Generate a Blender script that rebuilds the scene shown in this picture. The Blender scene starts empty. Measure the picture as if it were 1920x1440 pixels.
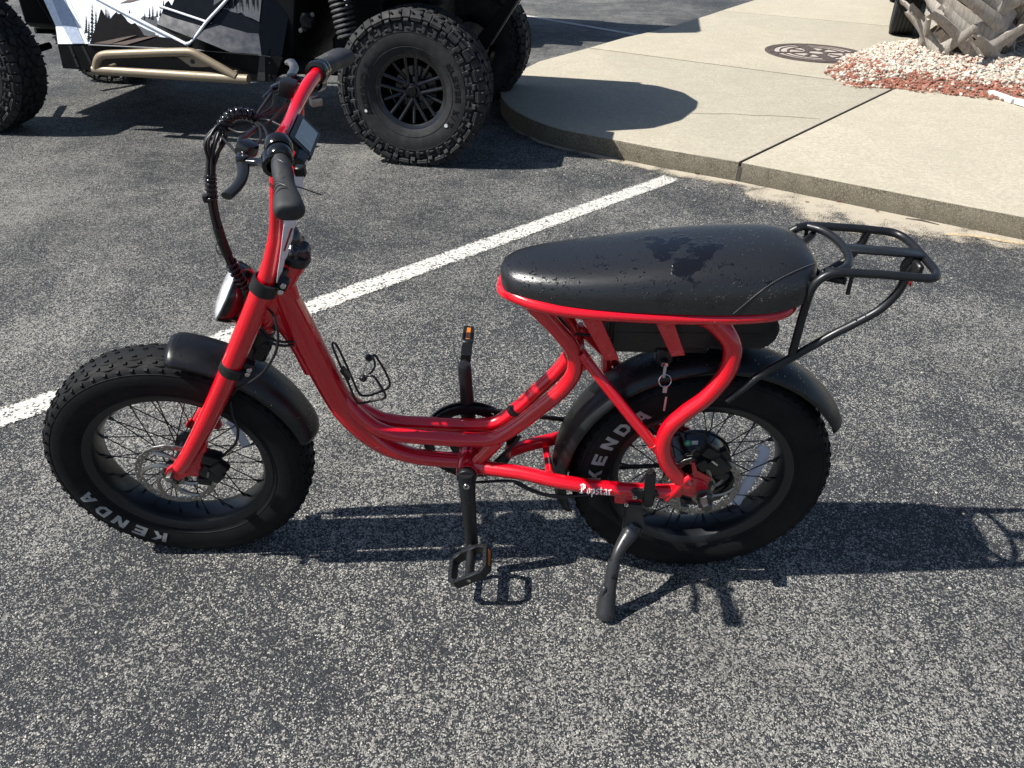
import bpy, bmesh, math, random
from mathutils import Vector, Matrix
random.seed(7)
R = math.radians
V = Vector
scene = bpy.context.scene
col = scene.collection

# ---------------------------------------------------------------- camera
FPX = 1472.76                       # focal length in pixels of a 1920 px wide frame
CAM = V((-0.4204, -1.4312, 1.4351))
YAW, PITCH, ROLL = R(-0.3571), R(33.1718), R(1.2675)
FW = V((math.sin(YAW)*math.cos(PITCH), math.cos(YAW)*math.cos(PITCH), -math.sin(PITCH)))
_rt = V((math.cos(YAW), -math.sin(YAW), 0)); _up = _rt.cross(FW)
RT = _rt*math.cos(ROLL) + _up*math.sin(ROLL)
UP = -_rt*math.sin(ROLL) + _up*math.cos(ROLL)
cd = bpy.data.cameras.new('camera'); cam = bpy.data.objects.new('camera', cd); col.objects.link(cam)
cd.sensor_fit = 'HORIZONTAL'; cd.sensor_width = 36; cd.lens = FPX/1920*36; cd.clip_start = .05; cd.clip_end = 800
mw = Matrix.Identity(4)
for i in range(3):
    mw[i][0] = RT[i]; mw[i][1] = UP[i]; mw[i][2] = -FW[i]; mw[i][3] = CAM[i]
cam.matrix_world = mw
scene.camera = cam

# ---------------------------------------------------------------- sky, sun, exposure
SUND = V((0.85, 0.175, -1.05)).normalized()          # direction the light travels
elev = math.asin(-SUND.z)
w = bpy.data.worlds.new('World'); scene.world = w; w.use_nodes = True
wn = w.node_tree; bg = wn.nodes['Background']
sky = wn.nodes.new('ShaderNodeTexSky'); sky.sky_type = 'NISHITA'; sky.sun_disc = False
sky.sun_elevation = elev; sky.sun_rotation = math.atan2(-SUND.x, -SUND.y)
sky.air_density = .85; sky.dust_density = .7; sky.ozone_density = 1.4
wn.links.new(sky.outputs[0], bg.inputs[0]); bg.inputs[1].default_value = .07
sl = bpy.data.lights.new('sun', 'SUN'); sl.energy = 5.0; sl.angle = R(.53); sl.color = (1, .965, .905)
so = bpy.data.objects.new('sun', sl); col.objects.link(so)
so.rotation_euler = SUND.to_track_quat('-Z', 'Y').to_euler(); so.location = (-6, -2, 8)
scene.view_settings.view_transform = 'Standard'; scene.view_settings.look = 'None'
scene.view_settings.exposure = 0.70; scene.view_settings.gamma = 1
scene.render.engine = 'CYCLES'

# ---------------------------------------------------------------- pixel -> place helpers
def ray(px, py): return FW + RT*((px-960)/FPX) - UP*((py-720)/FPX)
def gp(px, py, z=0.0):
    d = ray(px, py); return CAM + d*((z-CAM.z)/d.z)
LEAN = R(2.79)
MB3 = Matrix.Rotation(LEAN, 3, 'X')                   # bike frame -> world
def L(px, py, s):                                     # point on the bike's lateral plane s, bike coordinates
    c = MB3.transposed() @ CAM; d = MB3.transposed() @ ray(px, py)
    return c + d*((s-c.y)/d.y)
SA = V((-.869, 0, .784)); SAX = V((.496, 0, .868)).normalized(); STEER = Matrix.Rotation(R(4.3), 3, SAX)
def FT(p): return SA + STEER @ (V(p)-SA)              # steered front assembly -> bike frame
def Lf(px, py, s):
    T = STEER.transposed()
    c = T @ (MB3.transposed() @ CAM - SA); d = T @ (MB3.transposed() @ ray(px, py))
    return SA + c + d*((s-c.y)/d.y)
UO = V((-1.043, 3.024, 0)); UU = V((.988, -.153, 0)).normalized(); UV_ = V((-UU.y, UU.x, 0))
def U(px, py, Y):                                     # point on the utility vehicle's lateral plane Y, vehicle coordinates
    d = ray(px, py); t = (UO + UV_*Y - CAM).dot(UV_)/d.dot(UV_)
    q = CAM + d*t - UO
    return V((q.dot(UU), q.dot(UV_), q.z))

# ---------------------------------------------------------------- mesh helpers
def cr(pts, k=6, rad=None, closed=False):
    """Catmull-Rom through points (and radii)."""
    P = [V(p) for p in pts]; n = len(P); out = []; ro = []
    rng = range(n if closed else n-1)
    for i in rng:
        if closed: a, b, c, d = P[(i-1) % n], P[i], P[(i+1) % n], P[(i+2) % n]
        else:
            b, c = P[i], P[i+1]
            a = P[i-1] if i > 0 else b*2-c
            d = P[i+2] if i+2 < n else c*2-b
        for j in range(k):
            t = j/k
            out.append(.5*((2*b) + (c-a)*t + (2*a-5*b+4*c-d)*t*t + (3*b-a-3*c+d)*t*t*t))
            if rad: ro.append(rad[i]*(1-t)+rad[(i+1) % n]*t)
    if not closed:
        out.append(P[-1])
        if rad: ro.append(rad[-1])
    return (out, ro) if rad else out

class MB:
    def __init__(self): self.v = []; self.f = []
    def add(self, vs, fs):
        o = len(self.v); self.v += [V(a) for a in vs]; self.f += [tuple(i+o for i in f) for f in fs]
    def bm(self, bm, mtx=None):
        bm.verts.index_update(); o = len(self.v)
        self.v += [(mtx @ v.co) if mtx else v.co.copy() for v in bm.verts]
        self.f += [tuple(v.index+o for v in f.verts) for f in bm.faces]; bm.free()
    def tube(self, pts, r, n=12, closed=False, cap=True, flat=None, up=None):
        P = [V(p) for p in pts]; m = len(P)
        if not hasattr(r, '__len__'): r = [r]*m
        T = []
        for i in range(m):
            if closed: t = P[(i+1) % m]-P[i-1]
            else: t = P[min(i+1, m-1)]-P[max(i-1, 0)]
            T.append(t.normalized() if t.length > 1e-9 else V((0, 0, 1)))
        u = V(up) if up else (V((0, 1, 0)) if abs(T[0].y) < .9 else V((1, 0, 0)))
        vs = []
        for i in range(m):
            u = (u - T[i]*u.dot(T[i])).normalized(); b = T[i].cross(u)
            fl = flat if flat else 1
            for j in range(n):
                a = 2*math.pi*j/n
                vs.append(P[i] + (u*math.cos(a) + b*math.sin(a)*fl)*r[i])
        fs = []
        for i in range(m if closed else m-1):
            for j in range(n):
                a = i*n+j; b2 = i*n+(j+1) % n; c = ((i+1) % m)*n+(j+1) % n; d = ((i+1) % m)*n+j
                fs.append((a, d, c, b2))
        if cap and not closed:
            fs.append(tuple(range(n))); fs.append(tuple(reversed(range((m-1)*n, m*n))))
        self.add(vs, fs)
    def cyl(self, a, b, r, n=20, r2=None, bev=0.0):
        a, b = V(a), V(b); d = (b-a)
        if bev:
            dn = d.normalized()
            self.tube([a, a+dn*bev*.3, a+dn*bev, b-dn*bev, b-dn*bev*.3, b], [r-bev, r-bev*.3, r, r2 or r, (r2 or r)-bev*.3, (r2 or r)-bev], n)
        else: self.tube([a, b], [r, r2 if r2 is not None else r], n)
    def box(self, c, size, rot=None, bev=0.0, seg=1):
        bm = bmesh.new(); bmesh.ops.create_cube(bm, size=1)
        for v in bm.verts: v.co = V((v.co.x*size[0], v.co.y*size[1], v.co.z*size[2]))
        if bev: bmesh.ops.bevel(bm, geom=list(bm.edges), offset=bev, segments=seg, affect='EDGES', profile=.6)
        m = Matrix.Translation(V(c))
        if rot is not None: m = m @ (rot.to_4x4() if hasattr(rot, 'to_4x4') else rot)
        self.bm(bm, m)
    def plate(self, pts, th, bev=0.0, seg=1):
        """polygon (3D points, planar) extruded along vector th."""
        bm = bmesh.new(); f = bm.faces.new([bm.verts.new(V(p)) for p in pts])
        r = bmesh.ops.extrude_face_region(bm, geom=[f])
        for e in r['geom']:
            if isinstance(e, bmesh.types.BMVert): e.co += V(th)
        bmesh.ops.recalc_face_normals(bm, faces=bm.faces)
        if bev: bmesh.ops.bevel(bm, geom=list(bm.edges), offset=bev, segments=seg, affect='EDGES')
        self.bm(bm)
    def lathe(self, prof, c, axis, n=32, closed=False, ref=None):
        """prof: list of (radius, along axis)."""
        ax = V(axis).normalized(); u = V(ref) if ref else (V((0, 0, 1)) if abs(ax.z) < .9 else V((1, 0, 0)))
        u = (u-ax*u.dot(ax)).normalized(); b = ax.cross(u); c = V(c); m = len(prof)
        vs = []
        for i in range(n):
            a = 2*math.pi*i/n; d = u*math.cos(a)+b*math.sin(a)
            vs += [c+d*r+ax*h for r, h in prof]
        fs = []
        for i in range(n):
            k = (i+1) % n
            for j in range(m if closed else m-1):
                q = (j+1) % m
                fs.append((i*m+j, i*m+q, k*m+q, k*m+j))
        self.add(vs, fs)
    def build(self, name, mat, parent=None, label=None, xf=None, smooth=38, attr=None):
        me = bpy.data.meshes.new(name)
        me.from_pydata([tuple(xf(v) if xf else v) for v in self.v], [], self.f)
        me.validate(); me.update()
        bm = bmesh.new(); bm.from_mesh(me); bmesh.ops.recalc_face_normals(bm, faces=bm.faces); bm.to_mesh(me); bm.free()
        if smooth:
            for p in me.polygons: p.use_smooth = True
            me.set_sharp_from_angle(angle=R(smooth))
        if attr and len(attr[1]) == len(me.vertices):
            a = me.attributes.new(attr[0], 'FLOAT', 'POINT')
            for i, x in enumerate(attr[1]): a.data[i].value = x
        if mat: me.materials.append(mat)
        o = bpy.data.objects.new(name, me); col.objects.link(o)
        if parent: o.parent = parent
        if label: o['label'] = label
        return o
def tag(o, label=None, cat=None, group=None, kind=None):
    if label: o['label'] = label
    if cat: o['category'] = cat
    if group: o['group'] = group
    if kind: o['kind'] = kind
    return o
def empty(name, loc=(0, 0, 0), rot=(0, 0, 0)):
    o = bpy.data.objects.new(name, None); col.objects.link(o); o.location = loc; o.rotation_euler = rot
    o.empty_display_size = .1
    return o
KIDS = {}
def copy_obj(o, parent=None):
    c = o.copy(); col.objects.link(c)
    if parent: c.parent = parent
    return c
def copy_tree(o, parent=None):
    c = copy_obj(o, parent)
    for ch in list(o.children): copy_tree(ch, c)
    return c

# ---------------------------------------------------------------- material helpers
def nd(t, kind, ins=None, **props):
    n = t.nodes.new(kind)
    for k, v in props.items(): setattr(n, k, v)
    for k, v in (ins or {}).items():
        s = n.inputs[k]
        if isinstance(v, bpy.types.NodeSocket): t.links.new(v, s)
        else: s.default_value = v
    return n
def mth(t, op, a, b=0.0, c=0.0, clamp=False):
    return nd(t, 'ShaderNodeMath', {0: a, 1: b, 2: c}, operation=op, use_clamp=clamp).outputs[0]
def mixc(t, f, a, b, blend='MIX'):
    n = nd(t, 'ShaderNodeMix', {0: f}, data_type='RGBA', blend_type=blend)
    for i, v in ((6, a), (7, b)):
        if isinstance(v, bpy.types.NodeSocket): t.links.new(v, n.inputs[i])
        else: n.inputs[i].default_value = (*v, 1) if len(v) == 3 else v
    return n.outputs[2]
def mr(t, v, a, b, c=0.0, d=1.0):
    return nd(t, 'ShaderNodeMapRange', {0: v, 1: a, 2: b, 3: c, 4: d}, clamp=True).outputs[0]
def noise(t, co, scale, detail=3, rough=.55): return nd(t, 'ShaderNodeTexNoise', {'Vector': co, 'Scale': scale, 'Detail': detail, 'Roughness': rough}).outputs[0]
def mat(name):
    m = bpy.data.materials.new(name); m.use_nodes = True; t = m.node_tree
    b = t.nodes['Principled BSDF']; co = nd(t, 'ShaderNodeTexCoord').outputs['Object']
    return m, t, b, co
def setp(t, b, **kw):
    names = dict(color='Base Color', rough='Roughness', metal='Metallic', coat='Coat Weight', coatr='Coat Roughness', spec='Specular IOR Level', normal='Normal', alpha='Alpha', trans='Transmission Weight', ior='IOR')
    for k, v in kw.items():
        s = b.inputs[names[k]]
        if isinstance(v, bpy.types.NodeSocket): t.links.new(v, s)
        elif k == 'color': s.default_value = (*v, 1)
        else: s.default_value = v
def bump(t, h, dist=.001, strength=1.0, normal=None):
    ins = {'Height': h, 'Distance': dist, 'Strength': strength}
    if normal is not None: ins['Normal'] = normal
    return nd(t, 'ShaderNodeBump', ins).outputs[0]
def drops(t, co, scale=130, amount=.5, size=.33):
    """rain drops: returns mask 0..1 and height"""
    v = nd(t, 'ShaderNodeTexVoronoi', {'Vector': co, 'Scale': scale}); rnd = nd(t, 'ShaderNodeSeparateColor', {0: v.outputs['Color']})
    dens = noise(t, co, 9, 2)
    on = mth(t, 'GREATER_THAN', mth(t, 'ADD', rnd.outputs[0], mr(t, dens, .3, .7, -.25, .25)), 1-amount)
    rad = mth(t, 'MULTIPLY_ADD', rnd.outputs[1], size*.7, size*.3)
    q = mth(t, 'DIVIDE', v.outputs['Distance'], rad)
    h = mth(t, 'SQRT', mth(t, 'MAXIMUM', mth(t, 'SUBTRACT', 1.0, mth(t, 'MULTIPLY', q, q)), 0.0))
    h = mth(t, 'MULTIPLY', h, on)
    return mth(t, 'GREATER_THAN', h, .02), h
def simple(name, color, rough=.5, metal=0.0, coat=0.0, nscale=60, namp=.15, wet=0.0, spec=.5, bmp=0.0, bscale=400, dscale=130, grime=0.0):
    m, t, b, co = mat(name)
    n1 = noise(t, co, nscale, 4)
    c = mixc(t, mr(t, n1, .3, .7), tuple(x*(1-namp) for x in color), tuple(min(1, x*(1+namp)) for x in color))
    rg = mth(t, 'MULTIPLY', mr(t, noise(t, co, nscale*.35, 3), .3, .7, .85, 1.2), rough)
    if grime:
        g = mr(t, noise(t, co, 14, 6, .7), .5, .75, 0, grime)
        c = mixc(t, g, c, (.22, .2, .17))
        rg = mth(t, 'ADD', rg, mth(t, 'MULTIPLY', g, .3), clamp=True)
    nor = None
    if bmp: nor = bump(t, noise(t, co, bscale, 2), bmp)
    if wet:
        k, h = drops(t, co, dscale, wet)
        rg = mth(t, 'MULTIPLY', rg, mr(t, k, 0, 1, 1, .12))
        nor = bump(t, h, .0014, 1.0, nor) if nor else bump(t, h, .0014, 1.0)
        c = mixc(t, mth(t, 'MULTIPLY', k, .35), c, tuple(x*.5 for x in color))
    setp(t, b, color=c, rough=rg, metal=metal, coat=coat, coatr=.04, spec=spec)
    if nor: setp(t, b, normal=nor)
    return m
# ---------------------------------------------------------------- materials of the setting
def m_asphalt():
    m, t, b, co = mat('asphalt')
    big = noise(t, co, .75, 5, .6); mid = noise(t, co, 4.0, 4, .6)
    cov = mth(t, 'ADD', mth(t, 'MULTIPLY', big, .7), mth(t, 'MULTIPLY', mid, .3))
    wob = nd(t, 'ShaderNodeTexNoise', {'Vector': co, 'Scale': 300.0, 'Detail': 2.0})
    cw = nd(t, 'ShaderNodeVectorMath', {0: co, 1: nd(t, 'ShaderNodeVectorMath', {0: wob.outputs['Color'], 'Scale': .004}, operation='SCALE').outputs[0]}, operation='ADD').outputs[0]
    thr = mr(t, cov, .37, .63, .64, .455)
    clump = noise(t, co, 38, 4, .7); clump2 = noise(t, co, 11, 3, .6)
    thr = mth(t, 'ADD', thr, mth(t, 'ADD', mr(t, clump, .3, .7, .065, -.065), mr(t, clump2, .3, .7, .03, -.03)))
    def layer(scale, nscale, off, wn):
        v = nd(t, 'ShaderNodeTexVoronoi', {'Vector': cw, 'Scale': scale, 'Randomness': 1.0}); s = nd(t, 'ShaderNodeSeparateColor', {0: v.outputs['Color']})
        val = mth(t, 'ADD', mth(t, 'MULTIPLY', noise(t, co, nscale, 3, .6), wn), mth(t, 'MULTIPLY', s.outputs[0], 1-wn))
        ed = nd(t, 'ShaderNodeTexVoronoi', {'Vector': cw, 'Scale': scale, 'Randomness': 1.0}, feature='DISTANCE_TO_EDGE').outputs['Distance']
        on = mr(t, mth(t, 'SUBTRACT', val, mth(t, 'ADD', thr, off)), 0, .05)
        return mth(t, 'MULTIPLY', on, mr(t, ed, .01, .07, .35, 1)), s, v
    k1, s1, v1 = layer(330.0, 250.0, 0.0, .60); k2, s2, v2 = layer(150.0, 110.0, .10, .5)
    ramp = nd(t, 'ShaderNodeValToRGB', {0: s1.outputs[1]}); e = ramp.color_ramp
    e.elements[0].position = 0; e.elements[0].color = (.16, .157, .148, 1); e.elements[1].position = 1; e.elements[1].color = (.78, .75, .66, 1)
    for p, c in ((.22, (.32, .315, .295, 1)), (.5, (.62, .59, .51, 1)), (.75, (.46, .455, .43, 1))):
        x = e.elements.new(p); x.color = c
    fine = noise(t, co, 420, 3); lump = noise(t, co, 110, 3, .6)
    dark = mixc(t, mr(t, fine, .3, .7), (.017, .0188, .0218), (.056, .0605, .068))
    dark = mixc(t, mr(t, lump, .45, .7, 0, .5), dark, (.09, .0945, .10))
    c = mixc(t, k1, dark, ramp.outputs[0])
    c = mixc(t, mth(t, 'MULTIPLY', k2, .8), c, ramp.outputs[0])
    sp = nd(t, 'ShaderNodeTexVoronoi', {'Vector': cw, 'Scale': 175.0}); sr = nd(t, 'ShaderNodeSeparateColor', {0: sp.outputs['Color']})
    spk = mth(t, 'MULTIPLY', mth(t, 'GREATER_THAN', mth(t, 'SUBTRACT', sr.outputs[0], mr(t, cov, .4, .6, .06, -.06)), .91), mr(t, sp.outputs['Distance'], .3, .42, 1, 0))
    c = mixc(t, spk, c, (.78, .74, .65))
    pit = mth(t, 'MULTIPLY', mth(t, 'LESS_THAN', sr.outputs[0], .10), mr(t, sp.outputs['Distance'], .3, .45, 1, 0))
    c = mixc(t, mth(t, 'MULTIPLY', pit, .8), c, (.008, .009, .011))
    # oil-dark and pale dusty areas of the lot
    dirt = mr(t, noise(t, co, 1.7, 5, .65), .42, .70, 0, .42)
    c = mixc(t, dirt, c, (.03, .032, .036))
    setp(t, b, color=c, rough=mr(t, k1, 0, 1, .62, .8), spec=.2)
    h = mth(t, 'ADD', mth(t, 'MULTIPLY', k1, mth(t, 'MULTIPLY_ADD', s1.outputs[2], .8, .2)), mth(t, 'MULTIPLY', k2, mth(t, 'MULTIPLY_ADD', s2.outputs[2], 1.0, .3)))
    h = mth(t, 'ADD', h, mth(t, 'MULTIPLY', v1.outputs['Distance'], -.6))
    h = mth(t, 'ADD', h, mth(t, 'MULTIPLY', noise(t, co, 150, 4, .7), 3.0))
    setp(t, b, normal=bump(t, h, .0032, 1.0))
    return m
def m_concrete(name='concrete', base=(.475, .432, .34), joint=False):
    m, t, b, co = mat(name)
    n1 = noise(t, co, 2.2, 6, .65); n2 = noise(t, co, 90, 4, .7); n3 = noise(t, co, 420, 2)
    st = nd(t, 'ShaderNodeMapping', {'Vector': co, 'Rotation': (0, 0, R(-31)), 'Scale': (3, 130, 3)})
    broom = noise(t, st.outputs[0], 1.6, 4, .6)
    c = mixc(t, mr(t, n1, .3, .72), tuple(x*.84 for x in base), tuple(x*1.1 for x in base))
    g1 = noise(t, co, 42, 6, .72); g2 = noise(t, co, 7, 5, .65)
    c = mixc(t, mr(t, g1, .40, .62, 0, .85), c, tuple(x*.56 for x in base))
    c = mixc(t, mr(t, g2, .46, .68, 0, .55), c, (base[0]*.62, base[1]*.61, base[2]*.6))
    c = mixc(t, mr(t, n2, .38, .62, 0, .6), c, tuple(x*.66 for x in base))
    c = mixc(t, mr(t, n3, .52, .68, 0, .75), c, (.66, .60, .47))
    c = mixc(t, mr(t, broom, .45, .7, 0, .22), c, tuple(x*.7 for x in base))
    v = nd(t, 'ShaderNodeTexVoronoi', {'Vector': co, 'Scale': 26.0}); pit = mr(t, v.outputs['Distance'], .05, .09, 1, 0)
    c = mixc(t, mth(t, 'MULTIPLY', pit, .5), c, (.12, .1, .08))
    # weathered kerb face: mossy grey-brown staining on upright faces with exposed aggregate
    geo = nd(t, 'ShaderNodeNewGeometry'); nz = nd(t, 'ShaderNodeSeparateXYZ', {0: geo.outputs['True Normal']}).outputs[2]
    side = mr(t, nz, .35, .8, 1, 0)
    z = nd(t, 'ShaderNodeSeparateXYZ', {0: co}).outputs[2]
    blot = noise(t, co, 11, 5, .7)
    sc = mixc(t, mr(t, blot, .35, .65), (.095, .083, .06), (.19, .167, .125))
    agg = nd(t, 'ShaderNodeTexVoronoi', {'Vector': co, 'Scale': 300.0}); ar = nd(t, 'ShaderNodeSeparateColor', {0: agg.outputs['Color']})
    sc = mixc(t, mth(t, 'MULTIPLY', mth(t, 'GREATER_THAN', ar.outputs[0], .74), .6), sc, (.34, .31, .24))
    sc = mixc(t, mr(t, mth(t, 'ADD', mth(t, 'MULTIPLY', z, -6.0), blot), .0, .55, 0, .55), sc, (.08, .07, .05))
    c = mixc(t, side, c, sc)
    setp(t, b, color=c, rough=.85, spec=.25)
    h = mth(t, 'ADD', n2, mth(t, 'MULTIPLY', n3, .6)); h = mth(t, 'ADD', h, mth(t, 'MULTIPLY', mth(t, 'MULTIPLY', side, ar.outputs[1]), 2.5))
    setp(t, b, normal=bump(t, mth(t, 'ADD', h, mth(t, 'MULTIPLY', broom, .8)), .0022, .8))
    return m
def m_paint():
    m, t, b, co = mat('road_paint')
    n = noise(t, co, 260, 3, .6); n2 = noise(t, co, 30, 4, .6)
    v = nd(t, 'ShaderNodeTexVoronoi', {'Vector': co, 'Scale': 150.0}); s = nd(t, 'ShaderNodeSeparateColor', {0: v.outputs['Color']})
    c = mixc(t, mr(t, n, .35, .65), (.46, .45, .41), (.60, .585, .54))
    wear = mth(t, 'ADD', s.outputs[0], mr(t, n2, .3, .7, -.14, .16))
    k = mr(t, wear, .78, .92)
    c = mixc(t, mth(t, 'MULTIPLY', k, .8), c, (.1, .1, .1))
    at = nd(t, 'ShaderNodeAttribute', attribute_name='edge').outputs['Fac']
    al = mr(t, mth(t, 'ADD', at, mr(t, noise(t, co, 90, 4, .75), .3, .7, -.8, .8)), .25, .45)
    al = mth(t, 'MULTIPLY', al, mr(t, k, .8, 1.0, 1, .25))
    setp(t, b, color=c, rough=.75, spec=.3, alpha=al, normal=bump(t, mth(t, 'ADD', n, mth(t, 'MULTIPLY', v.outputs['Distance'], .8)), .002, .8))
    return m
def m_sand():
    m, t, b, co = mat('sand')
    n = noise(t, co, 600, 2); n2 = noise(t, co, 7, 5, .65)
    c = mixc(t, n, (.28, .245, .19), (.56, .50, .40))
    at = nd(t, 'ShaderNodeAttribute', attribute_name='edge').outputs['Fac']
    f = mth(t, 'ADD', at, mr(t, n2, .25, .75, -.75, .6))
    f = mth(t, 'ADD', f, mr(t, noise(t, co, 160, 4, .75), .3, .7, -.75, .75))
    setp(t, b, color=c, rough=.9, spec=.2, alpha=mr(t, f, .38, .6), normal=bump(t, mth(t, 'ADD', n, noise(t, co, 90, 3)), .002, .8))
    return m
ASPH = m_asphalt(); CONC = m_concrete(); PAINT = m_paint(); SAND = m_sand()

# ---------------------------------------------------------------- ground
g = MB(); g.add([(-150, -150, 0), (150, -150, 0), (150, 150, 0), (-150, 150, 0)], [(0, 1, 2, 3)])
tag(g.build('asphalt_ground', ASPH, smooth=0), kind='structure')

def strip(name, A, B, w, z, n, mat_, jit=.004):
    """painted line from A to B with ragged edges"""
    A, B = V((A[0], A[1], z)), V((B[0], B[1], z)); d = (B-A); nrm = V((-d.y, d.x, 0)).normalized()
    m = MB(); vs = []; at = []
    for i in range(n+1):
        p = A + d*(i/n)
        for k, e in ((-.5, 0), (-.32, 1), (.32, 1), (.5, 0)):
            vs.append(p + nrm*(w*k + random.uniform(-jit, jit)*.6*(abs(k) == .5))); at.append(float(e) if 0 < i < n else 0.0)
    fs = [(i*4+j, i*4+j+1, i*4+j+5, i*4+j+4) for i in range(n) for j in range(3)]
    m.add(vs, fs)
    o = m.build(name, mat_, smooth=0, attr=('edge', at)); o['kind'] = 'structure'
    return o
d45 = (V((.425, 2.93, 0)) - V((-1.995, .50, 0)))
strip('parking_line', (.437, 2.935), (-1.995-d45.x*1.2, .50-d45.y*1.2), .118, .004, 160, PAINT)
strip('parking_line', (.80, 7.54), (-3.2, 11.38), .11, .004, 100, PAINT)

# sidewalk slab with a rounded kerb nose
ZS = .115
far_e = [(-.46, 5.09), (-.3, 5.49), (.14, 6.12), (.53, 6.71), (.96, 7.23), (1.66, 8.32), (1.93, 8.77), (2.48, 9.64), (6.5, 16.2)]
nose = [(-.535, 4.85), (-.58, 4.55), (-.575, 4.25), (-.51, 3.97), (-.39, 3.71), (-.22, 3.49), (-.03, 3.355), (.06, 3.30), (.41, 3.08), (.78, 2.885), (1.29, 2.56), (1.65, 2.33), (1.97, 2.13), (2.3, 1.92), (2.65, 1.70), (3.0, 1.475), (3.6, 1.095), (4.4, .59), (6.0, -.42)]
poly = [V((x, y, 0)) for x, y in reversed(far_e)] + cr([V((x, y, 0)) for x, y in nose[:9]], 4) + [V((x, y, 0)) for x, y in nose[9:]] + [V((18, 1, 0)), V((18, 16, 0))]
J1 = (gp(1385, 305, ZS), gp(1676, 166, ZS)); J2 = (gp(1110, 90, ZS), gp(1560, 149, ZS)); J3 = (gp(1355, 20, ZS), gp(1663, 48, ZS))
def halfspace(bm, A, B, keep_left, gap):
    d = (B-A); d.z = 0; n = V((-d.y, d.x, 0)).normalized()
    if not keep_left: n = -n
    geom = list(bm.verts)+list(bm.edges)+list(bm.faces)
    bmesh.ops.bisect_plane(bm, geom=geom, dist=1e-5, plane_co=V((A.x, A.y, 0))+n*gap/2, plane_no=-n, clear_outer=True)
walk = empty('sidewalk', (0, 0, 0)); walk['kind'] = 'structure'
def panel(cuts):
    bm = bmesh.new(); bm.faces.new([bm.verts.new(p) for p in poly]); bmesh.ops.recalc_face_normals(bm, faces=bm.faces)
    for A, B, left, gap in cuts: halfspace(bm, A, B, left, gap)
    fs = list(bm.faces)
    # jitter the kerb line a little, then raise and round the top arris
    r = bmesh.ops.extrude_face_region(bm, geom=fs); top = [e for e in r['geom'] if isinstance(e, bmesh.types.BMFace)]
    for v in {v for f in top for v in f.verts}: v.co.z = ZS
    for v in bm.verts:
        if v.co.z < ZS-.01: v.co.z = -.1
    bmesh.ops.recalc_face_normals(bm, faces=bm.faces)
    ed = [e for e in bm.edges if all(abs(v.co.z-ZS) < 1e-4 for v in e.verts) and any(abs(f.normal.z) < .5 for f in e.link_faces)]
    bmesh.ops.bevel(bm, geom=ed, offset=.008, segments=3, affect='EDGES', profile=.5)
    m = MB(); m.bm(bm); m.build('slab', CONC, walk, smooth=50)
panel([(J1[0], J1[1], False, .016)])
panel([(J1[0], J1[1], True, .016), (J2[0], J2[1], False, .03)])
panel([(J1[0], J1[1], True, .016), (J2[0], J2[1], True, .03), (J3[0], J3[1], False, .03)])
panel([(J1[0], J1[1], True, .016), (J2[0], J2[1], True, .03), (J3[0], J3[1], True, .03)])
jm = simple('joint_filler', (.05, .047, .04), .9)
jb = MB()
for A, B, wd in ((J1[0], J1[1], .03), (J2[0], J2[1], .034), (J3[0], J3[1], .034)):
    d = (B-A); d.z = 0; A2 = A+d.normalized()*.02; B2 = B+d*.1; nn = V((-d.y, d.x, 0)).normalized()*wd/2
    jb.plate([V((p.x, p.y, .0)) for p in (A2+nn, A2-nn, B2-nn, B2+nn)], (0, 0, .088))
jb.build('joint_filler', jm, walk)

# sand washed along the foot of the kerb
kl = cr([V((x, y, .006)) for x, y in nose[3:]], 8)
m = MB(); vs = []; at = []
wid = lambda x: (.05+.07*max(0, math.sin(x*2.1+.3))) if x < .9 else .06+.32*math.exp(-((x-1.35)/.38)**2)+.1
for i, p in enumerate(kl):
    q = kl[min(i+1, len(kl)-1)]-kl[max(i-1, 0)]; nr = V((q.y, -q.x, 0)).normalized(); wq = wid(p.x)
    if nr.y > 0 and p.x > -.3: nr = -nr
    for k, e in ((-.03, 1.0), (.25, .95), (.6, .6), (1.0, 0.0)): vs.append(p+nr*wq*k); at.append(e)
m.add(vs, [(i*4+j, i*4+j+1, i*4+j+5, i*4+j+4) for i in range(len(kl)-1) for j in range(3)])
tag(m.build('sand', SAND, smooth=0, attr=('edge', at)), 'pale sand drifted along the foot of the kerb', 'sand', kind='stuff')

# loose pale grit
rg_ = random.Random(21); gm = MB(); bm = bmesh.new(); bmesh.ops.create_icosphere(bm, subdivisions=1, radius=1); bm.verts.index_update()
gv = [v.co.copy() for v in bm.verts]; gf = [tuple(v.index for v in f.verts) for f in bm.faces]; bm.free()
for i in range(900):
    x, y = rg_.uniform(-3.2, 2.2), rg_.uniform(-1.2, 3.6)
    if y > 3.3 and x > -.6: continue
    if i % 3 == 0:                       # more of it towards the kerb
        q = kl[rg_.randrange(len(kl))]; x, y = q.x+rg_.gauss(-.2, .2), q.y+rg_.gauss(-.25, .18)
        if y > q.y-.02: continue
    s_ = rg_.choice((.0014, .0018, .0022, .003, .0042)); gm.add([V((x, y, s_*.3))+V((v.x*s_*rg_.uniform(.7, 1.3), v.y*s_, v.z*s_*.7)) for v in gv], gf)
tag(gm.build('loose_grit', simple('pale_grit', (.45, .41, .34), .9), smooth=0), 'pale grit scattered loosely over the asphalt', 'grit', kind='stuff')

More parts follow.
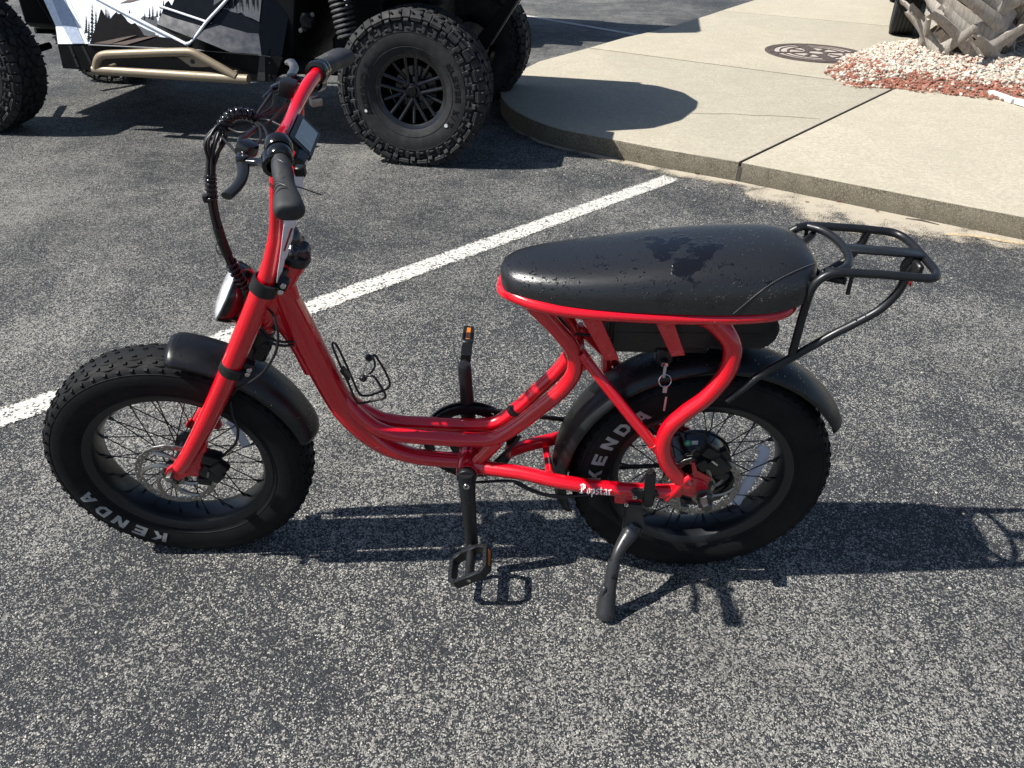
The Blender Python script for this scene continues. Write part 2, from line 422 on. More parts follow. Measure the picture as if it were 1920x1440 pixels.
# hairline crack across one slab
ck = MB(); cp = [gp(px, py, ZS+.001) for px, py in ((1296, 212), (1330, 213.5), (1372, 213), (1410, 216), (1452, 217), (1500, 220), (1538, 223))]; cvs = []
for i, p in enumerate(cp): wv = .004+.003*(i % 2); cvs += [p+V((0, wv, 0)), p-V((0, wv, 0))]
ck.add(cvs, [(2*i, 2*i+1, 2*i+3, 2*i+2) for i in range(len(cp)-1)]); ck.build('hairline_crack', simple('crack_dirt', (.16, .14, .1), .9), walk, smooth=0)
# ---------------------------------------------------------------- materials of the bicycle
def m_red():
    m, t, b, co = mat('red_paint')
    k, h = drops(t, co, 170, .34, .3)
    n = noise(t, co, 700, 2)
    c = mixc(t, mr(t, n, .3, .7), (.56, .0012, .010), (.62, .002, .014))
    setp(t, b, color=c, rough=.26, coat=1.0, coatr=.025, spec=.4, normal=bump(t, h, .0012, 1.0))
    return m
RED = m_red()
RUBBER = simple('tyre_rubber', (.0055, .0057, .0063), .68, nscale=40, namp=.3, spec=.22, bmp=.0006, bscale=500, wet=.12, dscale=320)
SATIN = simple('satin_black', (.009, .0095, .011), .38, wet=.25, dscale=150, spec=.45)
FENDER = simple('fender_black', (.006, .0064, .0075), .36, wet=.35, dscale=110, spec=.45)
BLACK = simple('black_plastic', (.007, .0073, .008), .4, spec=.45)
GRIPM = simple('grip_rubber', (.024, .025, .027), .6, spec=.35)
GLOSSB = simple('gloss_black', (.006, .006, .007), .15, spec=.5)
STEEL = simple('brushed_steel', (.30, .29, .27), .38, metal=1.0, nscale=90)
CHROME = simple('polished_steel', (.6, .6, .6), .18, metal=1.0)
RIMM = simple('rim_black', (.008, .009, .011), .3, spec=.5)
LETTER = simple('grey_lettering', (.30, .30, .29), .7, namp=.2)
WHITEP = simple('white_print', (.72, .72, .7), .5)
AMBER = simple('amber_reflector', (.55, .16, .01), .3, spec=.6)
REDREF = simple('red_reflector', (.22, .006, .008), .25)
GREENS = simple('green_sticker', (.03, .3, .13), .5)
FILM = simple('white_film', (.72, .7, .72), .35, nscale=30, namp=.12)
PLASTB = simple('plastic_bag', (.02, .02, .025), .12, spec=.6, bmp=.003, bscale=40)
def m_clear():
    m, t, b, co = mat('clear_reflector')
    v = nd(t, 'ShaderNodeTexVoronoi', {'Vector': co, 'Scale': 420.0})
    setp(t, b, color=(.55, .6, .72), rough=.2, spec=.6, alpha=.72, normal=bump(t, v.outputs['Distance'], .001, .8))
    return m
CLEAR = m_clear()
def m_seat():
    m, t, b, co = mat('wet_vinyl')
    grain = nd(t, 'ShaderNodeTexVoronoi', {'Vector': co, 'Scale': 520.0})
    geo = nd(t, 'ShaderNodeNewGeometry'); nz = nd(t, 'ShaderNodeSeparateXYZ', {0: geo.outputs['Normal']}).outputs[2]
    mp = nd(t, 'ShaderNodeMapping', {'Vector': co, 'Location': (.14, .03, 0), 'Scale': (7, 13, 3)})
    warp = nd(t, 'ShaderNodeTexNoise', {'Vector': co, 'Scale': 20.0, 'Detail': 4.0, 'Roughness': .55})
    d = nd(t, 'ShaderNodeVectorMath', {0: nd(t, 'ShaderNodeMapping', {'Vector': co, 'Location': (.125, .035, -.338), 'Scale': (1, 1, .4)}).outputs[0]}, operation='LENGTH').outputs['Value']
    f = mth(t, 'ADD', mr(t, d, .02, .12, .19, -.1), warp.outputs[0])
    wet = mr(t, f, .585, .63)
    # small broken film elsewhere + beads
    n2 = noise(t, co, 75, 5, .7)
    wet2 = mr(t, mth(t, 'ADD', n2, mr(t, noise(t, co, 8, 2), .3, .7, -.12, .08)), .63, .645)
    k, h = drops(t, co, 150, .52, .34)
    up = mr(t, nz, -.2, .4)
    wm = mth(t, 'MULTIPLY', mth(t, 'MAXIMUM', wet, wet2), up)
    km = mth(t, 'MULTIPLY', k, up)
    allw = mth(t, 'MAXIMUM', wm, km)
    base = mixc(t, noise(t, co, 300, 2), (.009, .0094, .0105), (.014, .0145, .016))
    c = mixc(t, allw, base, (.0045, .0045, .0055))
    rg = mr(t, allw, 0, 1, .31, .06)
    nor = bump(t, grain.outputs['Distance'], .0005, .5)
    hh = mth(t, 'ADD', mth(t, 'MULTIPLY', wm, .5), mth(t, 'MULTIPLY', h, up))
    setp(t, b, color=c, rough=rg, spec=.65, normal=bump(t, hh, .0012, 1.0, nor))
    return m
SEATM = m_seat()

bike = empty('electric_bicycle', (0, 0, 0), (LEAN, 0, 0))
tag(bike, 'red step-through electric bicycle with black banana seat and fat tyres on its kickstand', 'bicycle')
HT = .293
RH = V((0, 0, HT)); FH = V((-1.1817, 0, HT))
mir = lambda ps: [V((p.x, -p.y, p.z)) for p in ps]

# ---- wheels -----------------------------------------------------------------
TP = [(.203, -.040), (.212, -.0455), (.225, -.050), (.245, -.053), (.262, -.0515), (.276, -.047), (.285, -.038), (.2905, -.021), (.292, 0)]
TP = TP + [(r, -s) for r, s in reversed(TP[:-1])]
def side_s(r):
    for (r0, s0), (r1, s1) in zip(TP[:8], TP[1:9]):
        if r0 <= r <= r1: return s0+(s1-s0)*(r-r0)/(r1-r0)
    return -.05
LET = {  # letters drawn as quads in a unit box (x along, y up)
 'K': [((0, 0), (.3, 0), (.3, 1), (0, 1)), ((.3, .38), (.72, 1), (1.08, 1), (.5, .3)), ((.36, .62), (.55, .72), (1.1, 0), (.74, 0))],
 'E': [((0, 0), (.3, 0), (.3, 1), (0, 1)), ((.3, 0), (.95, 0), (.95, .24), (.3, .24)), ((.3, .39), (.88, .39), (.88, .61), (.3, .61)), ((.3, .76), (.95, .76), (.95, 1), (.3, 1))],
 'N': [((0, 0), (.3, 0), (.3, 1), (0, 1)), ((.75, 0), (1.05, 0), (1.05, 1), (.75, 1)), ((.3, .55), (.3, 1), (.75, .45), (.75, 0))],
 'D': [((0, 0), (.3, 0), (.3, 1), (0, 1)), ((.3, 0), (.7, 0), (.62, .24), (.3, .24)), ((.3, .76), (.62, .76), (.7, 1), (.3, 1)), ((.62, .24), (.7, 0), (1, .3), (.72, .38)), ((.72, .38), (1, .3), (1, .7), (.72, .62)), ((.72, .62), (1, .7), (.7, 1), (.62, .76))],
 'A': [((0, 0), (.32, 0), (.62, 1), (.36, 1)), ((.78, 0), (1.1, 0), (.74, 1), (.48, 1)), ((.28, .2), (.82, .2), (.76, .42), (.34, .42))]}
def make_wheel(front):
    c = FH if front else RH
    xf = FT if front else None
    root = MB()      # rim is the carrying mesh of the wheel
    rp = [(.205, -.0425), (.2095, -.0425), (.2095, -.039), (.200, -.0375), (.193, -.034), (.187, -.022), (.1855, -.012), (.1855, .012), (.187, .022), (.193, .034), (.200, .0375), (.2095, .039), (.2095, .0425), (.205, .0425), (.197, .040), (.189, .036), (.182, .024), (.1805, .0), (.182, -.024), (.189, -.036), (.197, -.040)]
    root.lathe(rp, c, (0, 1, 0), 96, closed=True)
    wl = root.build('wheel', RIMM, bike, xf=xf, smooth=30, label='front wheel turned slightly to one side' if front else 'rear wheel with hub motor')
    ty = MB(); ty.lathe(TP, c, (0, 1, 0), 120)
    # tread knobs
    N = 60
    for row, (s0, rr, w_, l_, h_) in enumerate(((-.0445, .2785, .0065, .0075, .003), (-.030, .2882, .0065, .007, .003), (-.012, .2915, .005, .008, .003), (.012, .2915, .005, .008, .003), (.030, .2882, .0065, .007, .003), (.0445, .2785, .0065, .0075, .003))):
        tilt = math.atan2(-s0, .045)*.75
        for i in range(N):
            a = 2*math.pi*(i+(row % 2)*.5)/N
            rot = Matrix.Rotation(-a, 3, 'Y') @ Matrix.Rotation(tilt, 3, 'Z') @ Matrix.Rotation(random.choice((.35, -.35)), 3, 'X')
            p = c+V((math.cos(a)*rr, s0, math.sin(a)*rr))
            ty.box(p, (h_*2, w_, l_), Matrix.Rotation(-a, 3, 'Y') @ Matrix.Rotation(-tilt*.9 if s0 else 0, 3, 'Z'))
    for s0 in (-.021, .021, -.037, .037):
        rr = .2905 if abs(s0) < .03 else .2858
        pts = [c+V((math.cos(a)*rr, s0+.003*math.sin(a*33), math.sin(a)*rr)) for a in [2*math.pi*i/264 for i in range(264)]]
        ty.tube(pts, .0011, 4, closed=True)
    for rr in (.216, .270):
        ty.tube([c+V((math.cos(a)*rr, side_s(rr), math.sin(a)*rr)) for a in [2*math.pi*i/120 for i in range(120)]], .0012, 5, closed=True)
    tyo = ty.build('tyre', RUBBER, wl, xf=xf, smooth=45)
    # maker's lettering moulded on the sidewall
    if front: pA, pK = Lf(158, 937, -.052), Lf(297, 1018, -.052)
    else: pK, pA = L(1124, 893, -.052), L(1198, 778, -.052)
    aK = math.atan2(pK.z-c.z, pK.x-c.x); aA = math.atan2(pA.z-c.z, pA.x-c.x)
    while aA > aK: aA -= 2*math.pi
    for i, ch in enumerate('KENDA'):
        ac = aK+(aA-aK)*i/4; m = MB(); lw, lh = .031, .030
        for q in LET[ch]:
            vs = []
            for a in range(4):
                for b in range(7):
                    x0 = (1-a/3)*(1-b/6)*V(q[0])+(a/3)*(1-b/6)*V(q[1])+(a/3)*(b/6)*V(q[2])+(1-a/3)*(b/6)*V(q[3])
                    rr = .240+(x0.y-.5)*lh; an = ac-(x0.x-.5)*lw/.240
                    vs.append(c+V((math.cos(an)*rr, side_s(rr)-.0009, math.sin(an)*rr)))
            m.add(vs, [(a*7+b, a*7+b+1, a*7+b+8, a*7+b+7) for a in range(3) for b in range(6)])
        m.build('letter', LETTER, wl, xf=xf)
    # hub
    hb = MB()
    if front:
        hb.lathe([(.006, -.075), (.016, -.072), (.016, -.05), (.030, -.046), (.030, -.040), (.019, -.034), (.018, 0), (.019, .034), (.030, .040), (.030, .046), (.016, .05), (.016, .072), (.006, .075)], c, (0, 1, 0), 28)
        fr, fs, bs = .027, .043, .076
    else:
        hb.lathe([(.008, -.07), (.022, -.066), (.028, -.052), (.05, -.050), (.078, -.043), (.083, -.036), (.083, -.030), (.079, -.026), (.079, .026), (.083, .030), (.083, .036), (.078, .043), (.045, .05), (.042, .066), (.008, .07)], c, (0, 1, 0), 48)
        hb.lathe([(.030, .052), (.046, .053), (.046, .057), (.040, .058), (.040, .062), (.034, .063), (.034, .067), (.02, .068)], c, (0, 1, 0), 36)
        fr, fs, bs = .079, .033, .088
    hb.build('hub', GLOSSB if not front else BLACK, wl, xf=xf, smooth=30)
    # spokes: one mesh each, crossing
    k = 36
    for i in range(k):
        a = 2*math.pi*(i+.5)/k; sd = -1 if i % 2 else 1; off = (2.3 if (i//2) % 2 else -2.3)*2*math.pi/k*(1.6 if front else .55)
        p0 = c+V((math.cos(a+off)*fr, sd*fs, math.sin(a+off)*fr)); p1 = c+V((math.cos(a)*.182, sd*.012, math.sin(a)*.182))
        m = MB(); m.tube([p0, p1], .00135, 6)
        dn = (p1-p0).normalized(); m.tube([p1-dn*.012, p1], .0028, 6)
        m.build('spoke', BLACK, wl, xf=xf, smooth=60)
    # brake disc with real slots
    ds = -.064 if front else -.060; rd = .0885 if front else .0885
    m = MB(); na = 120; rr = [.0735, .0762, .0792, .0822, .0852, rd]; vs = []; fc = []
    for i in range(na):
        a = 2*math.pi*i/na
        wv = .0008*math.sin(a*24)
        for j, q in enumerate(rr): vs.append(c+V((math.cos(a)*(q+(wv if j in (0, 5) else 0)), ds, math.sin(a)*(q+(wv if j in (0, 5) else 0)))))
    for i in range(na):
        for j in range(5):
            if (i % 5 == 0 and j in (1,)) or (i % 5 == 2 and j == 3) or (i % 10 == 4 and j == 2): continue
            x = (i+1) % na; fc.append((i*6+j, i*6+j+1, x*6+j+1, x*6+j))
    m.add(vs, fc)
    for i in range(6):
        a0 = 2*math.pi*i/6
        pts = [c+V((math.cos(a0+t*1.0)*(.028+t*.047), ds, math.sin(a0+t*1.0)*(.028+t*.047))) for t in [j/8 for j in range(9)]]
        m.tube(pts, [.0048]*3+[.0038]*6, 6, up=(0, 1, 0), flat=None)
    m.lathe([(.017, ds-.001), (.031, ds-.001), (.031, ds+.001), (.017, ds+.001)], c, (0, 1, 0), 36, closed=True)
    do = m.build('brake_disc', STEEL, wl, xf=xf, smooth=30)
    sm = do.modifiers.new('thick', 'SOLIDIFY'); sm.thickness = .0018; sm.offset = 0
    for i in range(6):
        a = 2*math.pi*(i+.4)/6; p = c+V((math.cos(a)*.0235, ds-.002, math.sin(a)*.0235))
        m = MB(); m.cyl(p, p-V((0, .003, 0)), .004, 10); m.build('disc_bolt', BLACK, wl, xf=xf)
    # spoke reflector
    m = MB()
    if front: A, B, C3 = Lf(425, 790, 0), Lf(440, 800, 0), Lf(463, 838, 0); pts = [A, B, C3]; wd = .011
    else: pts = [L(1424, 836, -.01), L(1433, 853, -.01), L(1402, 905, -.01), L(1378, 945, -.01)]; wd = .013
    pp, rd_ = cr(pts, 5, [wd*.55]+[wd]*(len(pts)-1))
    m.tube(pp, rd_, 8, up=(0, 1, 0), flat=1)
    for v in m.v: v.y = pts[0].y + (v.y-pts[0].y)*.22
    m.build('spoke_reflector', CLEAR, wl, xf=xf)
    return wl
wf = make_wheel(True); wr = make_wheel(False)
# stickers on the motor cover
for nm, mt, px, py, sh in (('round_sticker', GREENS, 1290, 831, 0), ('sticker', WHITEP, 1303, 830, 1)):
    p = L(px, py, -.0505); m = MB()
    if sh == 0: m.lathe([(.0001, -.0006), (.0085, -.0006), (.0085, .0006), (.0001, .0006)], p, (0, 1, 0), 20)
    else: m.box(p, (.013, .0012, .010), Matrix.Rotation(-.08, 3, 'Y'))
    m.build(nm, mt, wr)
m = MB(); m.lathe([(.0001, -.0006), (.0045, -.0006), (.0045, .0006), (.0001, .0006)], L(1290, 831, -.0515), (0, 1, 0), 14); m.build('sticker_mark', simple('pale_green', (.25, .6, .4), .5), wr)
# valve marker ribbon on rim
m = MB(); m.tube([L(1435, 928, -.012), L(1432, 945, -.02)], .0035, 6); m.build('valve', REDREF, wr)

# ---- frame --------------------------------------------------------------------
fr = MB()
def ft(pts, r, k=7, n=16, flat=None):
    if not hasattr(r, '__len__'): r = [r]*len(pts)
    p, q = cr(pts, k, r); fr.tube(p, q, n, flat=flat)
# down tube sweeping into the lower tube
ft([L(527, 540, 0), L(560, 605, 0), L(603, 690, 0), L(643, 760, 0), L(682, 805, 0), L(728, 838, 0), L(780, 855, 0), L(830, 861, 0), L(878, 863, 0)], [.028, .0305, .031, .0305, .0275, .0225, .0195, .019, .019], flat=.95)
# head tube and its gusset
HTOP, HBOT = SA+SAX*.022, SA-SAX*.155
fr.cyl(HTOP, HBOT, .028, 28, bev=.002)
fr.lathe([(.028, .0), (.0315, .002), (.0315, .016), (.028, .018)], HBOT, SAX, 28); fr.lathe([(.028, .0), (.0315, -.002), (.0315, -.016), (.028, -.018)], HTOP, SAX, 28)
ft([SA-SAX*.03, L(548, 590, 0), L(560, 640, 0)], [.024, .026, .024])
ft([SA-SAX*.1, L(560, 640, 0), L(590, 690, 0)], [.018, .022, .025])
# twin main tubes rising to the seat
mainN = [L(640, 735, -.004), L(664, 768, -.010), L(690, 792, -.016), L(714, 806, -.019), L(745, 815, -.022), L(785, 819, -.0235), L(869, 824, -.025), L(925, 822, -.027), L(968, 799, -.031), L(1010, 767, -.036), L(1052, 732, -.040), L(1076, 699, -.043), L(1078, 667, -.045), L(1066, 643, -.046), L(1038, 610, -.048), L(1008, 578, -.05), L(992, 560, -.052)]
mr_ = [.010, .0155, .0165, .0165]+[.0165]*11+[.0185, .0195]; ft(mainN, mr_); ft(mir(mainN), mr_)
# bottom bracket shell, gussets
BB = L(877, 871, -.02); BB.y = 0
fr.cyl(BB+V((0, -.052, 0)), BB+V((0, .052, 0)), .0245, 28, bev=.002)
for s in (-1, 1):
    a = L(935, 826, -.027); b = L(893, 868, -.027)
    ft([V((a.x, a.y*-s, a.z)), V((b.x, b.y*-s, b.z))], .0145, 1)
# chain stays
csN = [L(886, 874, -.03), L(930, 880, -.045), L(985, 888, -.062), L(1045, 902, -.082), L(1110, 912, -.092), L(1180, 918, -.097), L(1245, 921, -.10), L(1275, 918, -.10)]
ft(csN, [.0165]*8); 
csF = [V((p.x, -p.y, p.z)) for p in csN]; 
farup = [L(952, 848, .035), L(985, 836, .06), L(1030, 825, .082), L(1080, 815, .092)]
ft(farup+[V((-.12, .097, HT+.035)), V((-.03, .1, HT+.01))], .0155)
fr.tube([L(1031, 890, -.078), L(1023, 838, .078)], .0095, 12)
# thin seat stays
ssN = [L(1090, 662, -.05), L(1120, 702, -.062), L(1180, 778, -.083), L(1236, 846, -.099)]
ft(ssN, .0115); ft(mir(ssN), .0115)
# big S-shaped rear tubes
bsN = [L(1322, 588, -.07), L(1345, 606, -.082), L(1370, 640, -.094), L(1372, 672, -.099), L(1358, 706, -.101), L(1322, 746, -.102), L(1282, 776, -.102), L(1253, 804, -.102), L(1243, 836, -.102), L(1251, 868, -.102), L(1272, 895, -.102), L(1288, 908, -.102)]
BR = [.024, .0215, .0185, .0178, .0175, .017, .0168, .017, .0172, .0172, .017, .0165]; ft(bsN, BR)
bsF = mir(bsN); ft(bsF, BR)
# dropout plates
for s in (-1, 1):
    o = [(1248, 936), (1262, 921), (1288, 890), (1297, 893), (1298, 897), (1318, 902), (1328, 912), (1330, 928), (1322, 938), (1300, 934), (1270, 926), (1255, 938)]
    ps = [L(x, y, -.094) for x, y in o]
    if s > 0: ps = mir(ps)
    fr.plate(ps, (0, .008*s*-1, 0), .0015)
ft([L(1248, 936, -.108), L(1266, 920, -.110), L(1280, 904, -.110), L(1294, 893, -.108)], [.008, .009, .009, .0085], n=10)
# caliper tab and kickstand plate
fr.plate([L(x, y, -.090) for x, y in ((1296, 868), (1304, 868), (1308, 884), (1334, 896), (1326, 912), (1300, 905))], (0, .006, 0), .001)
fr.plate([L(x, y, -.098) for x, y in ((1152, 925), (1152, 944), (1190, 948), (1212, 944), (1212, 925))], (0, .012, 0), .0015)
# seat rail loop
rl = [(-.452, 0, .752), (-.447, -.03, .757), (-.425, -.058, .762), (-.385, -.082, .760), (-.32, -.098, .757), (-.22, -.108, .757), (-.08, -.112, .758), (.03, -.110, .764), (.075, -.098, .772), (.09, -.06, .775)]
full = rl + [(x, -y, z) for x, y, z in reversed(rl[1:])]
pp = cr(full, 5, closed=True)
fr.tube(pp, .0125, 10, closed=True)
m_ = [V(p) for p in rl]
for i in range(1, len(rl)-1):                       # thin pan under the seat
    a, b = rl[i], rl[i+1]
    fr.add([(a[0], a[1], a[2]), (b[0], b[1], b[2]), (b[0], -b[1], b[2]), (a[0], -a[1], a[2])], [(0, 1, 2, 3)])
# flat struts carrying the battery tray
for x0, y0, x1, y1 in ((1105, 592, 1148, 676), (1243, 596, 1272, 668)):
    for sg in (-1, 1):
        a, b = L(x0, y0, -.085), L(x1, y1, -.078); wv = V((.0135, 0, .002))
        ps = [a-wv*1.25, a+wv*1.25, b+wv, b-wv]
        if sg > 0: ps = mir(ps)
        fr.plate(ps, (0, .006*-sg, 0), .001)
for sg in (-1, 1):
    a, b = L(1146, 668, -.078), L(1130, 730, -.06)
    if sg > 0: fr.tube([V((a.x, .07, a.z)), L(1138, 735, .05)], .012, 8)
fr.tube([V((-.29, -.05, .60)), V((-.29, .05, .60))], .012, 10)
fr.plate([V((-.34, .046, .70)), V((-.30, .046, .715)), V((-.235, .046, .65)), V((-.235, .046, .61)), V((-.30, .046, .665))], (0, .006, 0))
def weld(c, ax, r, n=40, th=.0015):                    # a bead of weld round a joint
    ax = V(ax).normalized(); u = ax.orthogonal().normalized(); b = ax.cross(u)
    fr.tube([V(c)+(u*math.cos(a)+b*math.sin(a))*(r+.0006*math.sin(a*17)) for a in [2*math.pi*i/n for i in range(n)]], [th*(1+.22*math.sin(i*2.4)) for i in range(n)], 6, closed=True)
for f_ in (1, -1):
    q = lambda p: V((p.x, p.y*f_, p.z))
    weld(q(ssN[3].lerp(ssN[2], .20)), q(ssN[3]-ssN[2]), .0114); weld(q(ssN[0].lerp(ssN[1], .25)), q(ssN[1]-ssN[0]), .0114)
    weld(q(csN[0].lerp(csN[1], .55)), q(csN[1]-csN[0]), .0163); weld(q(mainN[-1].lerp(mainN[-2], .2)), q(mainN[-1]-mainN[-2]), .0195); weld(q(bsN[0].lerp(bsN[1], .3)), q(bsN[1]-bsN[0]), .0235)
weld(L(862, 862, 0), (1, 0, .02), .0188)
frame = fr.build('frame', RED, bike, smooth=42)
# plug on the far tube
p = L(966, 770, .02); m = MB(); m.lathe([(.0001, -.004), (.012, -.003), (.0135, 0), (.0135, .012)], p, (-.25, .8, -.55), 20)
for v in m.v: v.x = p.x+(v.x-p.x)*1.25
m.build('rubber_plug', BLACK, frame)

# blackletter name on the stay, broad-nib strokes
BLT = {'P': [[(.1, .1), (.25, .25), (.25, 1.2), (.1, 1.35)], [(.0, 1.25), (.35, 1.45), (.75, 1.25), (.75, .8), (.4, .62)], [(.5, .55), (.5, 1.3)], [(-.05, .15), (.45, .1)], [(-.08, .6), (.2, .7)]],
 'o': [[(.15, .2), (.15, .75), (.38, .92), (.5, .75), (.5, .2), (.3, .02), (.15, .2)]],
 'p': [[(.1, .85), (.18, .7), (.18, -.4)], [(.18, .75), (.4, .92), (.52, .75), (.52, .2), (.32, .03), (.18, .15)]],
 's': [[(.5, .75), (.35, .92), (.15, .75), (.18, .55), (.48, .4), (.48, .2), (.3, .02), (.1, .15)]],
 't': [[(.22, 1.15), (.22, .2), (.36, .03), (.48, .15)], [(.05, .85), (.46, .85)]],
 'a': [[(.12, .82), (.32, .92), (.48, .75), (.48, .15), (.58, .03)], [(.48, .5), (.2, .42), (.14, .2), (.28, .03), (.46, .2)]],
 'r': [[(.1, .85), (.2, .72), (.2, .1), (.3, .02)], [(.2, .7), (.36, .92), (.5, .78)]]}
m = MB(); adv = {'P': .95, 'o': .62, 'p': .66, 's': .6, 't': .55, 'a': .66, 'r': .55}; tot = sum(adv[c] for c in 'Popstar'); sc = 60/tot; x = 0
csP = cr(csN, 12)
def on_stay(px, py):                                   # where the sight line first meets the stay tube
    s = -.13
    while s < -.06:
        p = L(px, py, s)
        if min((p-q).length for q in csP) < .0207: return p
        s += .0006
    return L(px, py, -.11)
for ch in 'Popstar':
    for st_ in BLT[ch]:
        for a_, b_ in zip(st_[:-1], st_[1:]):
            k_ = sc*(1.0 if ch == 'P' else .95); q = [(a_[0]-.095, a_[1]-.065), (b_[0]-.095, b_[1]-.065), (b_[0]+.095, b_[1]+.065), (a_[0]+.095, a_[1]+.065)]
            m.add([on_stay(1087+x*sc+u_*k_, 925.5+(x*sc+u_*k_)*.06-v_*k_*.98) for u_, v_ in q], [(0, 1, 2, 3)])
    x += adv[ch]
m.build('name_lettering', WHITEP, frame, smooth=0)

# ---- fork, handlebar ------------------------------------------------------------
fk = MB()
legN = [Lf(498, 530, -.085), Lf(478, 580, -.085), Lf(457, 631, -.085), Lf(437, 680, -.085), Lf(418, 725, -.085), Lf(389, 787, -.084), Lf(357, 848, -.082), Lf(338, 876, -.080)]
for leg in (legN, mir(legN)):
    p, q = cr(leg, 6, [.0215, .0215, .0215, .0212, .0208, .020, .0185, .017]); fk.tube(p, q, 20)
for sg in (-1, 1):
    o = [(312, 880), (322, 874), (345, 862), (366, 840), (372, 823), (388, 820), (390, 828), (386, 856), (376, 872), (384, 888), (378, 896), (352, 893), (335, 903), (318, 894), (308, 890)]
    ps = [Lf(x, y, -.084) for x, y in o]
    if sg > 0: ps = mir(ps)
    fk.plate(ps, (0, .009*-sg, 0), .002)
fork = fk.build('fork', RED, bike, xf=FT, smooth=40)
# crowns / clamps
def clampring(px, py, r, h, name):
    m = MB(); p = Lf(px, py, -.085); ax = (legN[0]-legN[4]).normalized()
    for sg in (-1, 1):
        q = V((p.x, p.y*-sg, p.z)) if sg > 0 else p
        q = V((p.x, sg*.085, p.z))
        m.lathe([(r-.004, -h/2), (r, -h/2+.002), (r, h/2-.002), (r-.004, h/2)], q, ax, 28)
        m.box(q+V((.028, -sg*.004, .004)), (.03, .022, h*.8), Matrix.Rotation(R(28), 3, 'Y'), .003)
    m.box(V((p.x+.012, 0, p.z+.006)), (.045, .15, h*.7), Matrix.Rotation(R(29), 3, 'Y'), .006)
    o = m.build(name, BLACK, bike, xf=FT)
    for dz in (-h*.22, h*.26):
        for sg in (-1,):
            q = V((p.x+.033, sg*.085-.008, p.z))+ax*dz
            b = MB(); b.cyl(q+V((0, -.004, 0)), q-V((0, .010, 0)), .0052, 12, bev=.001); b.build('clamp_bolt', CHROME, o, xf=FT)
    return o
clampring(497, 535, .0262, .030, 'fork_crown'); clampring(437, 690, .0262, .024, 'fork_clamp')
# front axle nut
m = MB(); p = Lf(319, 893, -.09); m.cyl(p+V((0, .01, 0)), p-V((0, .012, 0)), .0085, 6, bev=.001); m.build('axle_nut', STEEL, fork, xf=FT)

# handlebar risers growing out of the fork tubes
G0 = Lf(524, 288, -.205); G1 = Lf(539, 396, -.335)
rB = [Lf(498, 528, -.085), Lf(506, 500, -.085), Lf(513, 465, -.085), Lf(518, 430, -.086)]
top = V((G0.x-.028, -.105, G0.z-.022))
rise = rB + [rB[-1].lerp(top, .55)+V((.002, -.002, 0)), top]
bend = [V((G0.x-.026, 0, G0.z-.028)), V((G0.x-.0255, -.05, G0.z-.026)), V((G0.x-.021, -.095, G0.z-.017)), V((G0.x-.012, -.14, G0.z-.006)), V((G0.x-.003, -.178, G0.z+.000)), G0, G0.lerp(G1, .95)]
gd = (G1-G0).normalized(); G0F = V((G0.x, -G0.y, G0.z)); gdf = (Lf(638, 108, .335)-G0F).normalized()
hb = MB()
for rs in (rise, mir(rise)):
    p, q = cr(rs, 7, [.0175, .0155, .0140, .0130, .0125, .0120]); hb.tube(p, q, 18)
full_ = list(reversed(bend))+mir(bend)[1:-1]+[G0F+gdf*.13]
p, q = cr(full_, 7, [.011, .0120, .0124, .0126, .0122, .0116, .0112, .0116, .0122, .0126, .0124, .0120, .011]); hb.tube(p, q, 18)
bar = hb.build('handlebar', RED, bike, xf=FT, smooth=50)
def both(fn):
    for sg in (-1, 1): fn(sg)
def flip(p, sg): return V((p.x, p.y if sg < 0 else -p.y, p.z))
def grip(sg):
    GA = flip(G0, sg); GD = gd if sg < 0 else gdf
    m = MB(); a = GA+GD*.018; n = 15; pts = []; rr = []
    for i in range(n+1):
        t = i/n; pts.append(a+GD*(.122*t)); rr.append(.0135+.0009*math.sin(t*9)+.0038*max(0, t-.45)/.55)
    rr = [q*(1.2 if sg > 0 else 1) for q in rr]; rr[-1] *= .93; pts.append(a+GD*.1255); rr.append(rr[-1]*.72)
    m.tube(pts, rr, 24, flat=1.0)
    # flatten into an ergonomic wing
    for v in m.v:
        t = max(0, min(1, (abs(v.y)-abs(a.y))/.12)); ctr = a+GD*(.122*t); d = v-ctr
        v.z = ctr.z+d.z*(1-.12*t); v.x = ctr.x+d.x*(1+.12*t)+(.006*t if d.x > 0 else 0)
    o = m.build('grip', GRIPM, bike, xf=FT, smooth=50)
    # grooves
    g2 = MB()
    for i in range(9):
        t = .18+.075*i; c0 = a+GD*(.122*t); r0 = (.0135+.0009*math.sin(t*9)+.0038*max(0, t-.45)/.55)+.0003
        pp = []
        for j in range(11):
            an = R(20+j*14); dv = V((math.cos(an)*(1+.12*t), 0, math.sin(an)*(1-.12*t)))*r0
            pp.append(c0+dv+GD*(.006*math.sin(j*.6+i)))
        g2.tube(pp, .0006, 5)
    g2.build('grip_grooves', BLACK, o, xf=FT)
    # clamp rings and throttle body
    m = MB()
    m.lathe([(.013, -.002), (.0185, -.001), (.0195, .004), (.0195, .012), (.018, .016), (.0145, .018)], GA, GD, 28)
    m.lathe([(.013, -.026), (.0205, -.025), (.0215, -.018), (.0215, -.008), (.0195, -.004), (.013, -.003)], GA, GD, 28)
    m.build('lock_ring', GLOSSB, bike, xf=FT)
grip(-1); grip(1)
